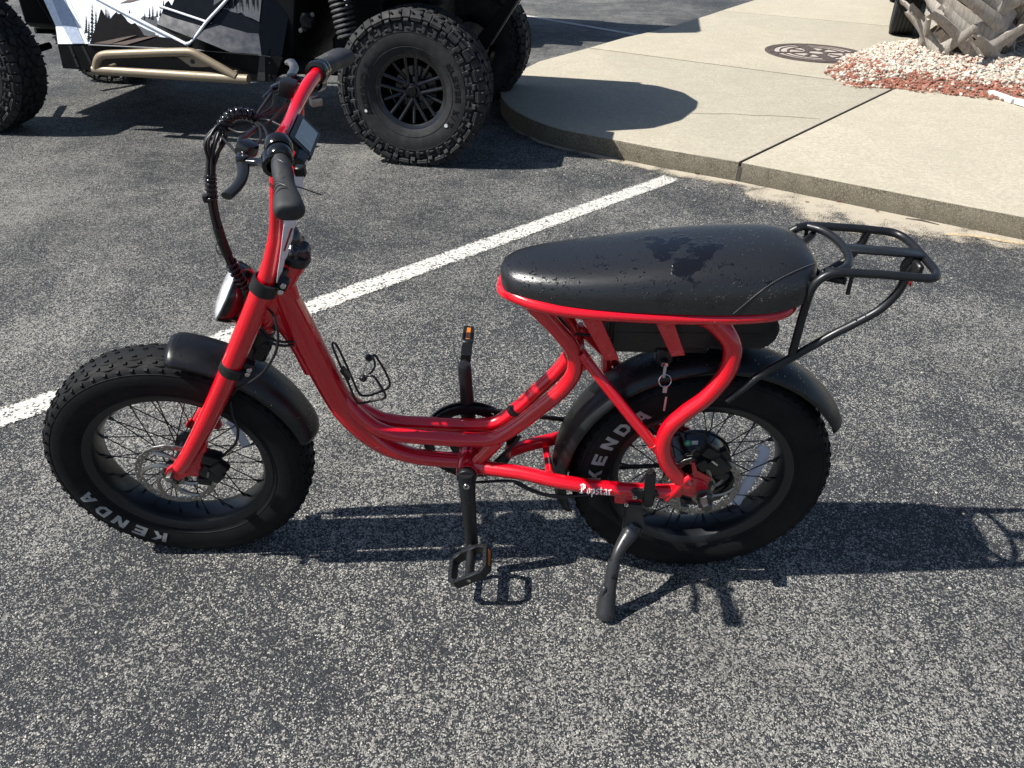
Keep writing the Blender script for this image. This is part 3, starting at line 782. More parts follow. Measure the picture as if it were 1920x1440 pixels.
# near brake lever
def lever(sg, perch, piv, blade, name):
    m = MB()
    m.lathe([(.0125, -.011), (.019, -.011), (.019, .011), (.0125, .011)], perch, flip(gd, sg), 20)
    p, q = cr([perch+V((-.012, 0, 0)), perch.lerp(piv, .5), piv], 4, [.0105, .008, .009]); m.tube(p, q, 10, flat=.75)
    m.cyl(piv+V((0, 0, -.009)), piv+V((0, 0, .009)), .010, 16, bev=.002)
    o = m.build('lever_perch', GLOSSB, bike, xf=FT)
    m = MB(); p, q = cr([piv]+blade, 5, [.009]+[.0088]*(len(blade)-1)+[.0092]); m.tube(p, q, 10, flat=.62); m.build('brake_lever', BLACK if sg < 0 else STEEL, o, xf=FT)
    return o
pn = Lf(515, 305, -.215); lever(-1, pn, Lf(455, 303, -.20), [Lf(456, 325, -.235), Lf(446, 348, -.27), Lf(425, 368, -.30)], 'near')
pf = Lf(592, 153, .205); lever(1, pf, Lf(548, 148, .19), [Lf(546, 140, .22), Lf(552, 128, .26), Lf(546, 116, .29), Lf(541, 117, .30)], 'far')
m = MB(); m.box(Lf(463, 279, -.16), (.024, .030, .022), Matrix.Rotation(R(25), 3, 'Y') @ Matrix.Rotation(R(-25), 3, 'Z'), .005, 2); m.cyl(Lf(449, 281, -.15), Lf(460, 300, -.19), .008, 14, bev=.002); m.build('brake_switch', GLOSSB, bike, xf=FT)
m = MB(); m.box(Lf(530, 160, .17), (.045, .018, .016), Matrix.Rotation(R(-20), 3, 'Y') @ Matrix.Rotation(R(20), 3, 'Z'), .004, 2); m.cyl(Lf(511, 172, .13), Lf(496, 187, .11), .0065, 10); m.build('brake_switch', GLOSSB, bike, xf=FT)
# shifter pod and bell under the bar
m = MB(); m.box(Lf(592, 190, .15), (.022, .02, .016), Matrix.Rotation(R(30), 3, 'Z'), .004, 2); m.build('bell_lever', STEEL, bike, xf=FT)
m = MB(); m.box(Lf(540, 165, .13), (.03, .035, .03), Matrix.Rotation(R(15), 3, 'Y'), .006, 2); m.build('shifter', BLACK, bike, xf=FT)
m = MB(); m.box(Lf(562, 320, -.235), (.014, .016, .014), None, .002)
for i in range(4): m.box(Lf(562, 320, -.235)+V((.0075, -.006+i*.004, 0)), (.002, .002, .014))
m.build('thumb_throttle', BLACK, bike, xf=FT)
# display
c4 = [Lf(561, 209, .008), Lf(603, 251, .008), Lf(587, 297, -.088), Lf(540, 255, -.088)]
c4[2] = c4[1]+c4[3]-c4[0]
nrm = (c4[1]-c4[0]).cross(c4[3]-c4[0]).normalized()
if nrm.dot(MB3.transposed() @ CAM - c4[0]) < 0: nrm = -nrm
m = MB(); m.plate(c4, -nrm*.013, .003, 2); disp = m.build('display', GLOSSB, bike, xf=FT)
cc = sum(c4, V())/4
def m_screen():
    m, t, b, co = mat('lcd_screen')
    st = nd(t, 'ShaderNodeTexNoise', {'Vector': nd(t, 'ShaderNodeMapping', {'Vector': co, 'Rotation': (0, 0, .5), 'Scale': (30, 200, 30)}).outputs[0], 'Scale': 1.0, 'Detail': 3.0}).outputs[0]
    setp(t, b, color=mixc(t, mr(t, st, .5, .65), (.23, .25, .235), (.30, .32, .30)), rough=.12, coat=.6)
    return m
bez = [cc+(p-cc)*.93+nrm*.0006 for p in c4]; m = MB(); m.add([p for p in bez], [(0, 1, 2, 3)]); m.build('bezel', BLACK, disp, xf=FT, smooth=0)
ex, ey = (c4[1]-c4[0]), (c4[3]-c4[0])
sc4 = [c4[0]+ex*a+ey*b+nrm*.0014 for a, b in ((.2, .12), (.86, .12), (.86, .88), (.2, .88))]
m = MB(); m.add(sc4, [(0, 1, 2, 3)]); m.build('screen', m_screen(), disp, xf=FT, smooth=0)
m = MB(); m.box(Lf(562, 282, -.10)+V((0, -.01, -.012)), (.016, .034, .018), Matrix.Rotation(R(30), 3, 'Y'), .002)
for i in range(6): m.box(Lf(562, 280, -.09)+V((.0, .003-.005*i, -.012)), (.02, .0025, .022), Matrix.Rotation(R(30), 3, 'Y'))
m.build('display_clamp', BLACK, disp, xf=FT)
# white protective strip still taped along the riser
m = MB()
lf = [Lf(578, 292, -.086), Lf(567, 350, -.086), Lf(556, 410, -.087), Lf(541, 468, -.088), Lf(521, 528, -.088)]
rt_ = [Lf(560, 300, -.094), Lf(545, 352, -.096), Lf(533, 415, -.102), Lf(526, 470, -.106), Lf(518, 530, -.108)]
a, b = cr(lf, 6), cr(rt_, 6); n = len(a); vs = []
for i in range(n):
    j = .0012*math.sin(i*2.1); vs += [a[i]+V((j, 0, 0)), b[i]-V((0, j, 0))]
m.add(vs, [(2*i, 2*i+1, 2*i+3, 2*i+2) for i in range(n-1)])
o = m.build('protective_strip', FILM, bike, xf=FT); sm = o.modifiers.new('thick', 'SOLIDIFY'); sm.thickness = .0008
m = MB(); pA = Lf(531, 462, -.066); m.plate([Lf(549, 428, -.103), Lf(545, 428, -.104), Lf(531, 470, -.109), Lf(534, 472, -.108)], nrm*.0006); m.build('strip_print', REDREF, o, xf=FT, smooth=0)
# crumpled plastic over the stem cap
m = MB(); bm = bmesh.new(); bmesh.ops.create_icosphere(bm, subdivisions=3, radius=1)
for v in bm.verts:
    k = 1+.14*math.sin(v.co.x*7+v.co.z*5)+.12*math.sin(v.co.y*9-v.co.z*6)
    v.co = V((v.co.x*.025*k, v.co.y*.030*k, v.co.z*.030*k))
m.bm(bm, Matrix.Translation(SA+SAX*.040+V((-.002, 0, -.004))) @ Matrix.Rotation(R(30), 4, 'Y')); 
bm = bmesh.new(); bmesh.ops.create_icosphere(bm, subdivisions=2, radius=1)
for v in bm.verts: v.co = V((v.co.x*.014, v.co.y*.016, v.co.z*.03))*(1+.15*math.sin(v.co.x*8+v.co.y*5))
m.bm(bm, Matrix.Translation(SA+SAX*.068+V((-.012, 0, 0))) @ Matrix.Rotation(R(-15), 4, 'Y'))
m.build('stem_cover', PLASTB, bike, xf=FT, smooth=70)
m = MB(); m.lathe([(.02, -.002), (.033, 0), (.034, .012), (.03, .018), (.01, .019)], HTOP, SAX, 28); m.build('headset', BLACK, bike)
m = MB(); m.lathe([(.02, .004), (.033, .002), (.034, -.012), (.03, -.03), (.024, -.06), (.02, -.09)], HBOT, SAX, 28); m.build('headset', BLACK, bike)

# headlight
hl = Lf(436, 548, 0.0); ax = (Lf(418, 541, 0)-hl); ax = V((-.84, -.10, .50)).normalized()
m = MB(); m.lathe([(.012, -.055), (.03, -.05), (.05, -.034), (.0615, -.010), (.064, .004), (.064, .010), (.060, .012)], hl, ax, 40); head = m.build('headlight', GLOSSB, bike, xf=FT, smooth=30)
def m_lens():
    m, t, b, co = mat('headlight_lens')
    v = nd(t, 'ShaderNodeTexVoronoi', {'Vector': co, 'Scale': 60.0})
    setp(t, b, color=mixc(t, v.outputs['Distance'], (.82, .84, .87), (.5, .53, .57)), rough=.15, metal=.15, coat=1.0)
    return m
m = MB(); m.lathe([(.0605, .009), (.0605, .013), (.05, .018), (.03, .022), (.0001, .023)], hl, ax, 40); m.build('lens', m_lens(), head, xf=FT)
m = MB(); m.box(hl-ax*.06+V((.012, 0, -.03)), (.03, .05, .05), None, .006); m.box(hl+V((.01, -.0, -.072)), (.03, .02, .03), Matrix.Rotation(R(20), 3, 'Y'), .004); m.build('headlight_bracket', BLACK, head, xf=FT)
b = MB(); q = Lf(440, 592, -.012); b.cyl(q+V((0, .004, 0)), q-V((0, .006, 0)), .006, 6); b.build('bracket_bolt', CHROME, head, xf=FT)

# ---- cables -----------------------------------------------------------------------
def cable(pts, r=.0025, name='cable', mt=None, k=8, xf=FT):
    m = MB(); m.tube(cr(pts, k), r, 8); return m.build(name, mt or BLACK, bike, xf=xf, smooth=60)
trunk = [Lf(484, 222, .03), Lf(462, 214, .02), Lf(440, 214, .01), Lf(424, 226, .0), Lf(412, 245, -.01), Lf(400, 275, -.02), Lf(395, 312, -.03), Lf(396, 350, -.04), Lf(401, 395, -.045), Lf(414, 445, -.045), Lf(432, 490, -.04), Lf(450, 525, -.035), Lf(470, 556, -.03)]
tr = cr(trunk, 10)
for i in range(6):
    a = i*math.pi/3; pts = []
    for j, p in enumerate(tr[::4]):
        jj = j*4/len(tr); spread = .0055 if not (.38 < jj < .52) else .0062
        if .30 < jj < .46: spread = .013*math.sin((jj-.30)/.16*math.pi)+.005
        pts.append(p+V((math.cos(a+jj*2)*spread, math.sin(a+jj*2)*spread, 0)))
    cable(pts, .0029, k=3)
def coil(i0, i1, rad, turns, wire):
    m = MB(); pts = []; n = turns*10
    for i in range(n+1):
        f = i0+(i1-i0)*i/n; k = int(f); q = tr[k].lerp(tr[min(k+1, len(tr)-1)], f-k); t = (tr[min(k+1, len(tr)-1)]-tr[max(k-1, 0)]).normalized()
        u = t.orthogonal().normalized() if i == 0 else None
        u = V((0, 1, 0)); u = (u-t*u.dot(t)).normalized(); b = t.cross(u); a = 2*math.pi*i/10
        pts.append(q+(u*math.cos(a)+b*math.sin(a))*rad)
    m.tube(pts, wire, 6); m.build('spiral_wrap', GLOSSB, bike, xf=FT, smooth=60)
coil(2, 40, .0085, 9, .0033); coil(64, 76, .0080, 6, .003); coil(100, 119, .0095, 8, .0028)
m = MB(); m.tube(tr[86:98], .0095, 12); m.build('cable_tape', BLACK, bike, xf=FT)
cable([Lf(477, 225, .03), Lf(488, 207, .06), Lf(500, 190, .09), Lf(511, 172, .13)], .0035)
cable([Lf(484, 218, .03), Lf(505, 205, .06), Lf(512, 196, .09), Lf(513, 178, .12), Lf(522, 170, .14)], .0026)
cable([Lf(486, 221, .03), Lf(505, 212, .05), Lf(530, 200, .10), Lf(540, 190, .12)], .0026)
cable([Lf(484, 224, .02), Lf(505, 226, .02), Lf(528, 236, .0), Lf(543, 238, -.01)], .0024)
cable([Lf(480, 228, .02), Lf(495, 240, -.02), Lf(503, 262, -.10), Lf(502, 285, -.18)], .0026)
cable([Lf(478, 228, .02), Lf(488, 244, -.03), Lf(488, 262, -.09), Lf(476, 275, -.14)], .0026)
cable([Lf(420, 236, -.0), Lf(446, 248, -.03), Lf(470, 246, -.03), Lf(500, 232, .0), Lf(520, 215, .05), Lf(538, 196, .10)], .0024)
cable([Lf(410, 250, -.01), Lf(430, 272, -.06), Lf(446, 290, -.12), Lf(452, 300, -.16)], .0026)
cable([Lf(396, 300, -.03), Lf(391, 268, -.035), Lf(404, 240, -.02), Lf(428, 222, .0)], .0026)
cable([Lf(402, 310, -.03), Lf(412, 280, -.03), Lf(418, 255, -.015), Lf(440, 236, .0), Lf(466, 232, .01)], .0026)
cable([Lf(462, 230, .01), Lf(490, 245, -.0), Lf(515, 262, -.02), Lf(538, 258, -.03)], .0024)
cable([Lf(480, 240, -.02), Lf(462, 255, -.08), Lf(450, 262, -.12), Lf(449, 280, -.15)], .0042)
m = MB(); m.lathe([(.0001, -.008), (.006, -.006), (.0065, 0), (.006, .006), (.0001, .008)], Lf(386, 372, -.045), (0, 0, 1), 12); m.build('cable_tie', BLACK, bike, xf=FT)
cable([Lf(548, 348, -.10), Lf(570, 354, -.1), Lf(604, 366, -.1)], .0011, 'cable_tie')
cable([Lf(412, 448, -.055), Lf(405, 462, -.06), Lf(410, 476, -.06), Lf(420, 478, -.055)], .0009, 'cable_tie')
# front brake hose, shift cable
cable([Lf(497, 572, -.06), Lf(512, 590, -.10), Lf(521, 625, -.115), Lf(517, 660, -.12), Lf(496, 695, -.118), Lf(470, 716, -.11), Lf(446, 728, -.09), Lf(436, 740, -.075)], .0028)
cable([Lf(432, 752, -.07), Lf(437, 780, -.075), Lf(446, 805, -.085), Lf(442, 830, -.09), Lf(425, 848, -.085), Lf(415, 856, -.08)], .0030)
cable([Lf(480, 600, -.03), L(505, 632, -.035), L(530, 641, -.035), L(560, 640, -.02)], .0028, xf=None)
cable([Lf(478, 606, -.03), L(505, 640, -.04), L(530, 648, -.035), L(562, 646, -.015)], .0028, xf=None)
cable([L(1075, 640, -.03), L(1062, 610, -.028), L(1040, 588, -.03)], .0035, xf=None); cable([L(1078, 626, -.03), L(1100, 628, -.02), L(1115, 629, -.02)], .003, xf=None)
cable([L(975, 818, -.01), L(958, 838, -.01), L(935, 860, -.01), L(926, 868, -.0)], .0045, xf=None)
cable([L(880, 905, -.01), L(960, 902, -.03), L(990, 915, -.05), L(1020, 926, -.06), L(1060, 930, -.08), L(1110, 926, -.085)], .0034, xf=None)
cable([L(965, 905, -.03), L(1000, 922, -.05), L(1040, 932, -.07), L(1078, 932, -.085)], .0028, xf=None)
cable([L(1215, 885, -.075), L(1200, 905, -.075), L(1175, 925, -.08), L(1158, 938, -.085)], .0028, xf=None)
cable([L(1300, 812, -.075), L(1322, 818, -.08), L(1334, 840, -.085), L(1338, 858, -.085)], .0024, xf=None)

# ---- calipers -------------------------------------------------------------------------
def caliper(fnL, spots, par, xf):
    m = MB()
    for px, py, s, sz, ang in spots: m.box(fnL(px, py, s), sz, Matrix.Rotation(R(ang), 3, 'Y'), min(sz)*.22, 2)
    o = m.build('brake_caliper', BLACK, par, xf=xf); return o
c1 = caliper(Lf, [(400, 882, -.078, (.052, .034, .036), 40), (398, 858, -.080, (.038, .03, .026), 25), (412, 876, -.09, (.03, .02, .034), 55), (385, 898, -.084, (.03, .022, .02), 10), (393, 866, -.062, (.03, .02, .04), 30)], bike, FT)
m = MB(); q = Lf(390, 890, -.10); m.box(q, (.004, .003, .015), Matrix.Rotation(R(20), 3, 'Y')); m.build('caliper_bolt', STEEL, c1, xf=FT)
c2 = caliper(L, [(1345, 868, -.082, (.05, .032, .04), 45), (1332, 846, -.082, (.036, .026, .026), 30), (1318, 868, -.084, (.03, .024, .026), 45), (1352, 888, -.088, (.03, .02, .02), 10), (1358, 852, -.078, (.032, .018, .022), 60), (1308, 850, -.07, (.024, .02, .02), 20)], bike, None)
m = MB(); m.box(L(1340, 868, -.101), (.018, .003, .004), Matrix.Rotation(R(40), 3, 'Y')); m.box(L(1293, 853, -.085), (.012, .003, .002), Matrix.Rotation(R(-15), 3, 'Y')); m.build('caliper_bolt', CHROME, c2)
# rear axle nut
q = V((0.0, -.098, HT)); m = MB(); m.lathe([(.0001, -.036), (.0095, -.036), (.0125, -.033), (.0155, -.014), (.017, -.012), (.017, 0), (.020, .001), (.020, .004)], q, (0, 1, 0), 6); m.build('axle_nut', simple('dark_nut', (.10, .10, .10), .28, metal=.9), bike, smooth=20)
m = MB(); m.lathe([(.016, 0), (.021, 0), (.021, .003), (.016, .003)], q+V((0, .002, 0)), (0, 1, 0), 28, closed=True); m.build('axle_washer', STEEL, bike)

# ---- mudguards --------------------------------------------------------------------------
def guard(c, a0, a1, r0, hw, xf, skew=0):
    m = MB(); n = 40; k = 12; vs = []
    for i in range(n+1):
        t = i/n; a = R(a0+(a1-a0)*t); tap = 1-.16*max(0, (abs(t-.5)-.465)/.035)**2
        for j in range(k+1):
            b = -1+2*j/k; s = hw*math.sin(b*math.pi/2*.92)*tap; rr = r0-.034*(1-math.cos(b*math.pi/2*.92))-(1-tap)*.012
            vs.append(c+V((math.cos(a)*rr, s, math.sin(a)*rr)))
    m.add(vs, [(i*(k+1)+j, i*(k+1)+j+1, (i+1)*(k+1)+j+1, (i+1)*(k+1)+j) for i in range(n) for j in range(k)])
    o = m.build('mudguard', FENDER, bike, xf=xf, smooth=60); sm = o.modifiers.new('thick', 'SOLIDIFY'); sm.thickness = .003; sm.offset = -1
    return o
guard(FH, 82, 13, .328, .060, FT)
guard(RH, 30, 200, .333, .061, None)
m = MB(); m.box(SA-SAX*.20+V((.01, 0, -.01)), (.05, .05, .05), Matrix.Rotation(R(30), 3, 'Y'), .006); m.build('mudguard_bracket', BLACK, bike, xf=FT)

# ---- seat ---------------------------------------------------------------------------------
st = [(-.4565, .004, .785, .790), (-.4545, .022, .777, .797), (-.449, .040, .770, .804), (-.437, .058, .766, .811), (-.415, .073, .766, .8175), (-.385, .086, .768, .8225), (-.33, .101, .769, .829), (-.25, .113, .769, .840), (-.16, .120, .770, .8545), (-.06, .124, .772, .8665), (.03, .123, .777, .8715), (.070, .117, .784, .871), (.098, .106, .790, .866), (.117, .088, .797, .858), (.129, .060, .806, .847), (.134, .028, .816, .837)]
fine = []
for i in range(len(st)-1):
    for j in range(4):
        t = j/4; p0 = st[max(i-1, 0)]; p1 = st[i]; p2 = st[i+1]; p3 = st[min(i+2, len(st)-1)]
        fine.append(tuple(.5*((2*p1[k])+(p2[k]-p0[k])*t+(2*p0[k]-5*p1[k]+4*p2[k]-p3[k])*t*t+(3*p1[k]-p0[k]-3*p2[k]+p3[k])*t*t*t) for k in range(4)))
fine.append(st[-1])
m = MB(); K = 40; vs = []
def seatpt(x, w_, b_, h_, j):
    a = math.pi*j/(K-8)
    if j <= K-8:
        cs, sn = math.cos(a), math.sin(a)
        return V((x, w_*math.copysign(abs(cs)**.72, cs), b_+(h_-b_)*abs(sn)**.62))
    u = (j-(K-8))/8; return V((x, -w_+2*w_*u, b_-.004*math.sin(math.pi*u)))
for x, w_, b_, h_ in fine: vs += [seatpt(x, w_, b_, h_, j) for j in range(K)]
nf = len(fine)
m.add(vs, [(i*K+j, i*K+(j+1) % K, (i+1)*K+(j+1) % K, (i+1)*K+j) for i in range(nf-1) for j in range(K)]+[tuple(range(K)), tuple(range((nf-1)*K, nf*K))])
seat = m.build('seat', SEATM, bike, smooth=60)
# stitched seam wrapping the tail
def on_seat(x, sd, fr_):                      # fr_: fraction of height on near side
    for a, b in zip(fine[:-1], fine[1:]):
        if a[0] <= x <= b[0]:
            t = (x-a[0])/(b[0]-a[0]+1e-9); w_, b_, h_ = [a[k]+(b[k]-a[k])*t for k in (1, 2, 3)]; break
    else: w_, b_, h_ = fine[-1][1:]
    sn = fr_**(1/.62); cs = math.sqrt(max(0, 1-sn*sn)); return V((x, sd*w_*cs**.72, b_+(h_-b_)*fr_))
seam = [on_seat(x, -1, f) for x, f in ((-.03, .02), (-.015, .2), (.005, .42), (.03, .60), (.06, .72), (.085, .79), (.102, .83), (.118, .85), (.128, .86))]
sp = cr(seam, 8)
cen = lambda p: (p-V((p.x, 0, .80))).normalized()
for k in range(0, len(sp)-1, 1):
    pass
m = MB(); m.tube([p+cen(p)*.0002 for p in sp], .0009, 5); m.build('piping', BLACK, seat)
m = MB()
for k in range(len(sp)-1):
    a, b = sp[k], sp[k+1]; m.tube([a+cen(a)*.0006+V((0, 0, .0025)), a.lerp(b, .62)+cen(a)*.0008+V((0, 0, .0025))], .00033, 4)
m.build('stitching', simple('grey_thread', (.17, .17, .165), .7), seat)

# ---- battery -------------------------------------------------------------------------------
m = MB(); o = []
x0, x1, z0, z1 = -.236, .094, .640, .728; rr = .032
o = [(x0, z0), (x1-rr, z0+.008)] + [(x1-rr+math.sin(R(a))*rr, (z0+z1)/2+.004-math.cos(R(a))*(z1-z0-.008)/2) for a in range(10, 171, 16)] + [(x1-rr, z1), (x0, z1)]
m.plate([V((x, -.046, z)) for x, z in o], (0, .092, 0), .006, 3); bat = m.build('battery', SATIN, bike, smooth=45)
m = MB(); m.box((-.135, 0, .635), (.20, .07, .016), None, .004); m.box((-.235, 0, .685), (.02, .075, .05), None, .004); m.build('battery_tray', BLACK, bike)
m = MB(); m.plate([V((x, -.0468, z)) for x, z in ((x0+.01, .683), (x1-.04, .687), (x1-.04, .6845), (x0+.01, .6805))], (0, .002, 0)); m.build('casing_seam', BLACK, bat)
q = L(1246, 682, -.055); m = MB(); m.lathe([(.0001, -.004), (.0085, -.004), (.010, -.001), (.010, .02)], q, (0, 1, .2), 20); m.box(q+V((0, .02, .012)), (.035, .03, .035), None, .004); lock = m.build('battery_lock', BLACK, bike)
m = MB(); m.lathe([(.0001, -.0048), (.0065, -.0048), (.007, -.004), (.007, .0)], q, (0, 1, .2), 20); m.build('lock_barrel', CHROME, lock)

# ---- rack -----------------------------------------------------------------------------------
rk = MB(); r0 = .0080
loop = [V((.128, -.092, .850)), V((.155, -.098, .852)), V((.23, -.098, .850)), V((.305, -.098, .846)), V((.350, -.094, .843)), V((.371, -.070, .841)), V((.376, -.03, .840)), V((.376, .03, .840)), V((.371, .070, .841)), V((.350, .094, .843)), V((.305, .098, .846)), V((.23, .098, .850)), V((.155, .098, .852)), V((.128, .092, .850))]
for p in loop:
    if p.x > .2: p.x = .2+(p.x-.2)*.81
rk.tube(cr(loop, 6), r0, 14)
arc = [V((.150, -.095, .852)), V((.172, -.075, .853)), V((.186, -.04, .853)), V((.190, 0, .853)), V((.186, .04, .853)), V((.172, .075, .853)), V((.150, .095, .852))]
rk.tube(cr(arc, 6), r0*.95, 14)
for sg in (-1, 1):
    up_ = [V((.165, .098*sg, .852)), V((.135, .098*sg, .848)), V((.113, .099*sg, .828)), V((.107, .099*sg, .79)), L(1485, 664, -.100)]
    up_[-1] = V((up_[-1].x, .1*sg, up_[-1].z)); rk.tube(cr(up_, 6), r0, 14)
    lo = [L(1700, 518, -.098), L(1683, 548, -.098), L(1650, 580, -.098), L(1600, 608, -.099), L(1560, 628, -.1), L(1485, 670, -.1), L(1430, 700, -.104), L(1395, 727, -.108), L(1362, 752, -.112)]
    lo = [V((p.x, p.y*-sg, p.z)) for p in lo]; rk.tube(cr(lo, 5), [r0]*31+[r0*.95]*6+[r0*.8]*4, 14)
rk.tube(cr([V((.165, -.098, .835)), V((.135, -.06, .826)), V((.128, 0, .824)), V((.135, .06, .826)), V((.165, .098, .835))], 6), r0*.9, 12)
rk.plate([V((.188, -.016, .856)), V((.342, -.016, .847)), V((.342, .016, .847)), V((.188, .016, .856))], (0, 0, -.006), .001)
for p in ((.175, -.098, .85), (.150, .097, .85)): rk.tube([V(p), V(p)-V((-.002, 0, .042))], .004, 8)
rack = rk.build('luggage_rack', SATIN, bike, smooth=50)
m = MB(); m.box((.325, -.02, .825), (.012, .045, .03), None, .003); m.cyl(V((.315, 0, .82)), V((.335, 0, .815)), .018, 18, bev=.003); tl = m.build('reflector_bracket', BLACK, rack)
m = MB(); m.lathe([(.0001, .006), (.024, .005), (.027, 0), (.0001, -.001)], V((.330, 0, .812)), (1, 0, -.12), 28); m.build('rear_reflector', REDREF, rack)
m = MB(); m.plate([V((.326, -.014, .80)), V((.326, .014, .80)), V((.330, .014, .782)), V((.330, -.014, .782))], (.004, 0, 0), .001); m.build('rear_reflector', REDREF, rack)

# ---- drivetrain ------------------------------------------------------------------------------
m = MB()
m.lathe([(.0001, -.004), (.03, -.004), (.034, -.002), (.05, -.002), (.05, .002), (.034, .002), (.03, .004), (.0001, .004)], V((BB.x, .058, BB.z)), (0, 1, 0), 48)
m.lathe([(.086, -.002), (.100, -.002), (.100, .002), (.086, .002)], V((BB.x, .058, BB.z)), (0, 1, 0), 72, closed=True)
for i in range(5):
    a = 2*math.pi*i/5+.3; m.box(V((BB.x+math.cos(a)*.068, .058, BB.z+math.sin(a)*.068)), (.045, .004, .016), Matrix.Rotation(-a, 3, 'Y'))
for i in range(52):
    a = 2*math.pi*i/52; m.box(V((BB.x+math.cos(a)*.102, .058, BB.z+math.sin(a)*.102)), (.007, .003, .005), Matrix.Rotation(-a, 3, 'Y'))
ring = m.build('chainring', BLACK, bike)
m = MB(); m.lathe([(.098, -.0015), (.112, -.003), (.1135, 0), (.112, .003), (.098, .0015)], V((BB.x, .068, BB.z)), (0, 1, 0), 72, closed=True); m.build('chain_guard', GLOSSB, ring)
def crank(sg, ang):
    m = MB(); d = V((math.cos(ang), 0, math.sin(ang))); a = V((BB.x, sg*.064, BB.z)); b = a+d*.199+V((0, sg*.016, 0))
    p, q = cr([a-d*.012, a+d*.012, a+d*.07+V((0, sg*.007, 0)), a+d*.14+V((0, sg*.013, 0)), b, b+d*.012], 4, [.017, .0195, .0175, .0155, .0155, .012])
    m.tube(p, q, 14, up=(0, 1, 0))
    for v in m.v: v.y = a.y+sg*.007+(v.y-a.y-sg*.007)*.8
    m.cyl(V((BB.x, sg*.05, BB.z)), V((BB.x, sg*.068, BB.z)), .0225, 24, bev=.002)
    o = m.build('crank_arm', SATIN, bike, smooth=45)
    m = MB(); q = a-V((0, -sg*.0145, 0)); m.lathe([(.0001, .0005), (.003, .0005), (.0032, .002), (.0072, .002), (.0078, .001), (.008, -.004)], a+V((0, sg*.0155, 0))+d*.012, (0, sg, 0), 18); m.build('crank_bolt', CHROME if sg < 0 else BLACK, o)
    return b, d
def pedal(sg, ctr_, px_rot):
    """platform pedal; axle along the lateral direction"""
    m = MB(); A = V((0, sg*.018, 0)); 
    m.tube([V((0, 0, 0)), V((0, sg*.10, 0))], [.0115, .0105], 12)
    def rail(ps, wd=.0105, h=.024):
        for a, b in zip(ps[:-1], ps[1:]):
            a, b = V(a), V(b); c = (a+b)/2; d = b-a; ang = math.atan2(d.y, d.x)
            m.box(c, (d.length+wd*.6, wd, h), Matrix.Rotation(ang, 3, 'Z'), .0015)
    y0, y1 = sg*.022, sg*.104
    rail([(-.022, y0, 0), (-.046, y0+sg*.010, 0), (-.047, y1-sg*.012, 0), (-.034, y1, 0), (.034, y1, 0), (.047, y1-sg*.012, 0), (.046, y0+sg*.010, 0), (.022, y0, 0), (-.022, y0, 0)])
    for k in range(4):
        for sx in (-1, 1): m.box((sx*.0465, y0+sg*(.02+k*.012), 0), (.009, .004, .026))
    rot = Matrix.Rotation(px_rot, 4, 'Y')
    mt = Matrix.Translation(ctr_) @ rot
    m.v = [mt @ v for v in m.v]
    o = m.build('pedal', BLACK, bike)
    for sx in (-1, 1):
        r_ = MB(); r_.box((sx*.0505, (y0+y1)/2, 0), (.004, .048, .010), None, .001); r_.v = [mt @ v for v in r_.v]; r_.build('pedal_reflector', AMBER, o)
    c_ = MB(); c_.lathe([(.0001, .003), (.006, .002), (.007, 0)], V((0, sg*.107, 0)), (0, sg, 0), 14); c_.v = [mt @ v for v in c_.v]; c_.build('end_cap', CHROME, o)
b, d = crank(-1, R(-87)); pedal(-1, b, R(-32))
b, d = crank(1, R(93)); pedal(1, b, R(96))
# chain
m = MB(); c2_ = V((0, .058, HT)); t0 = V((BB.x, .058, BB.z+.104)); t1 = V((0, .06, HT+.043)); b0 = V((BB.x, .058, BB.z-.104)); b1 = V((.0, .06, HT-.043))
path = [t0, t1]+[V((math.sin(R(q))*.043, .06, HT+math.cos(R(q))*.043)) for q in range(15, 180, 15)]+[b1, b0]+[V((BB.x-math.sin(R(q))*.104, .058, BB.z-math.cos(R(q))*.104)) for q in range(8, 180, 8)]+[t0]
acc = 0; li = 0
for a, b in zip(path[:-1], path[1:]):
    dd = b-a; dl = dd.length; dn = dd.normalized(); pos = .0061-acc if acc else 0
    while pos < dl:
        m.box(a+dn*pos, (.0132, .0055 if li % 2 else .0085, .0085), Matrix.Rotation(-math.atan2(dd.z, dd.x), 3, 'Y')); li += 1; pos += .0122
    acc = max(1e-5, dl-(pos-.0122)-.0061)
chain = m.build('chain', simple('oiled_chain', (.03, .028, .026), .4, metal=.7), bike)
m = MB(); m.box((.03, .085, HT-.06), (.02, .02, .07), Matrix.Rotation(R(15), 3, 'Y'), .004); m.box((-.03, .09, HT-.115), (.02, .015, .08), Matrix.Rotation(R(35), 3, 'Y'), .004); m.lathe([(.0001, -.004), (.02, -.004), (.02, .004), (.0001, .004)], V((-.045, .075, HT-.14)), (0, 1, 0), 18); m.build('derailleur', BLACK, bike)

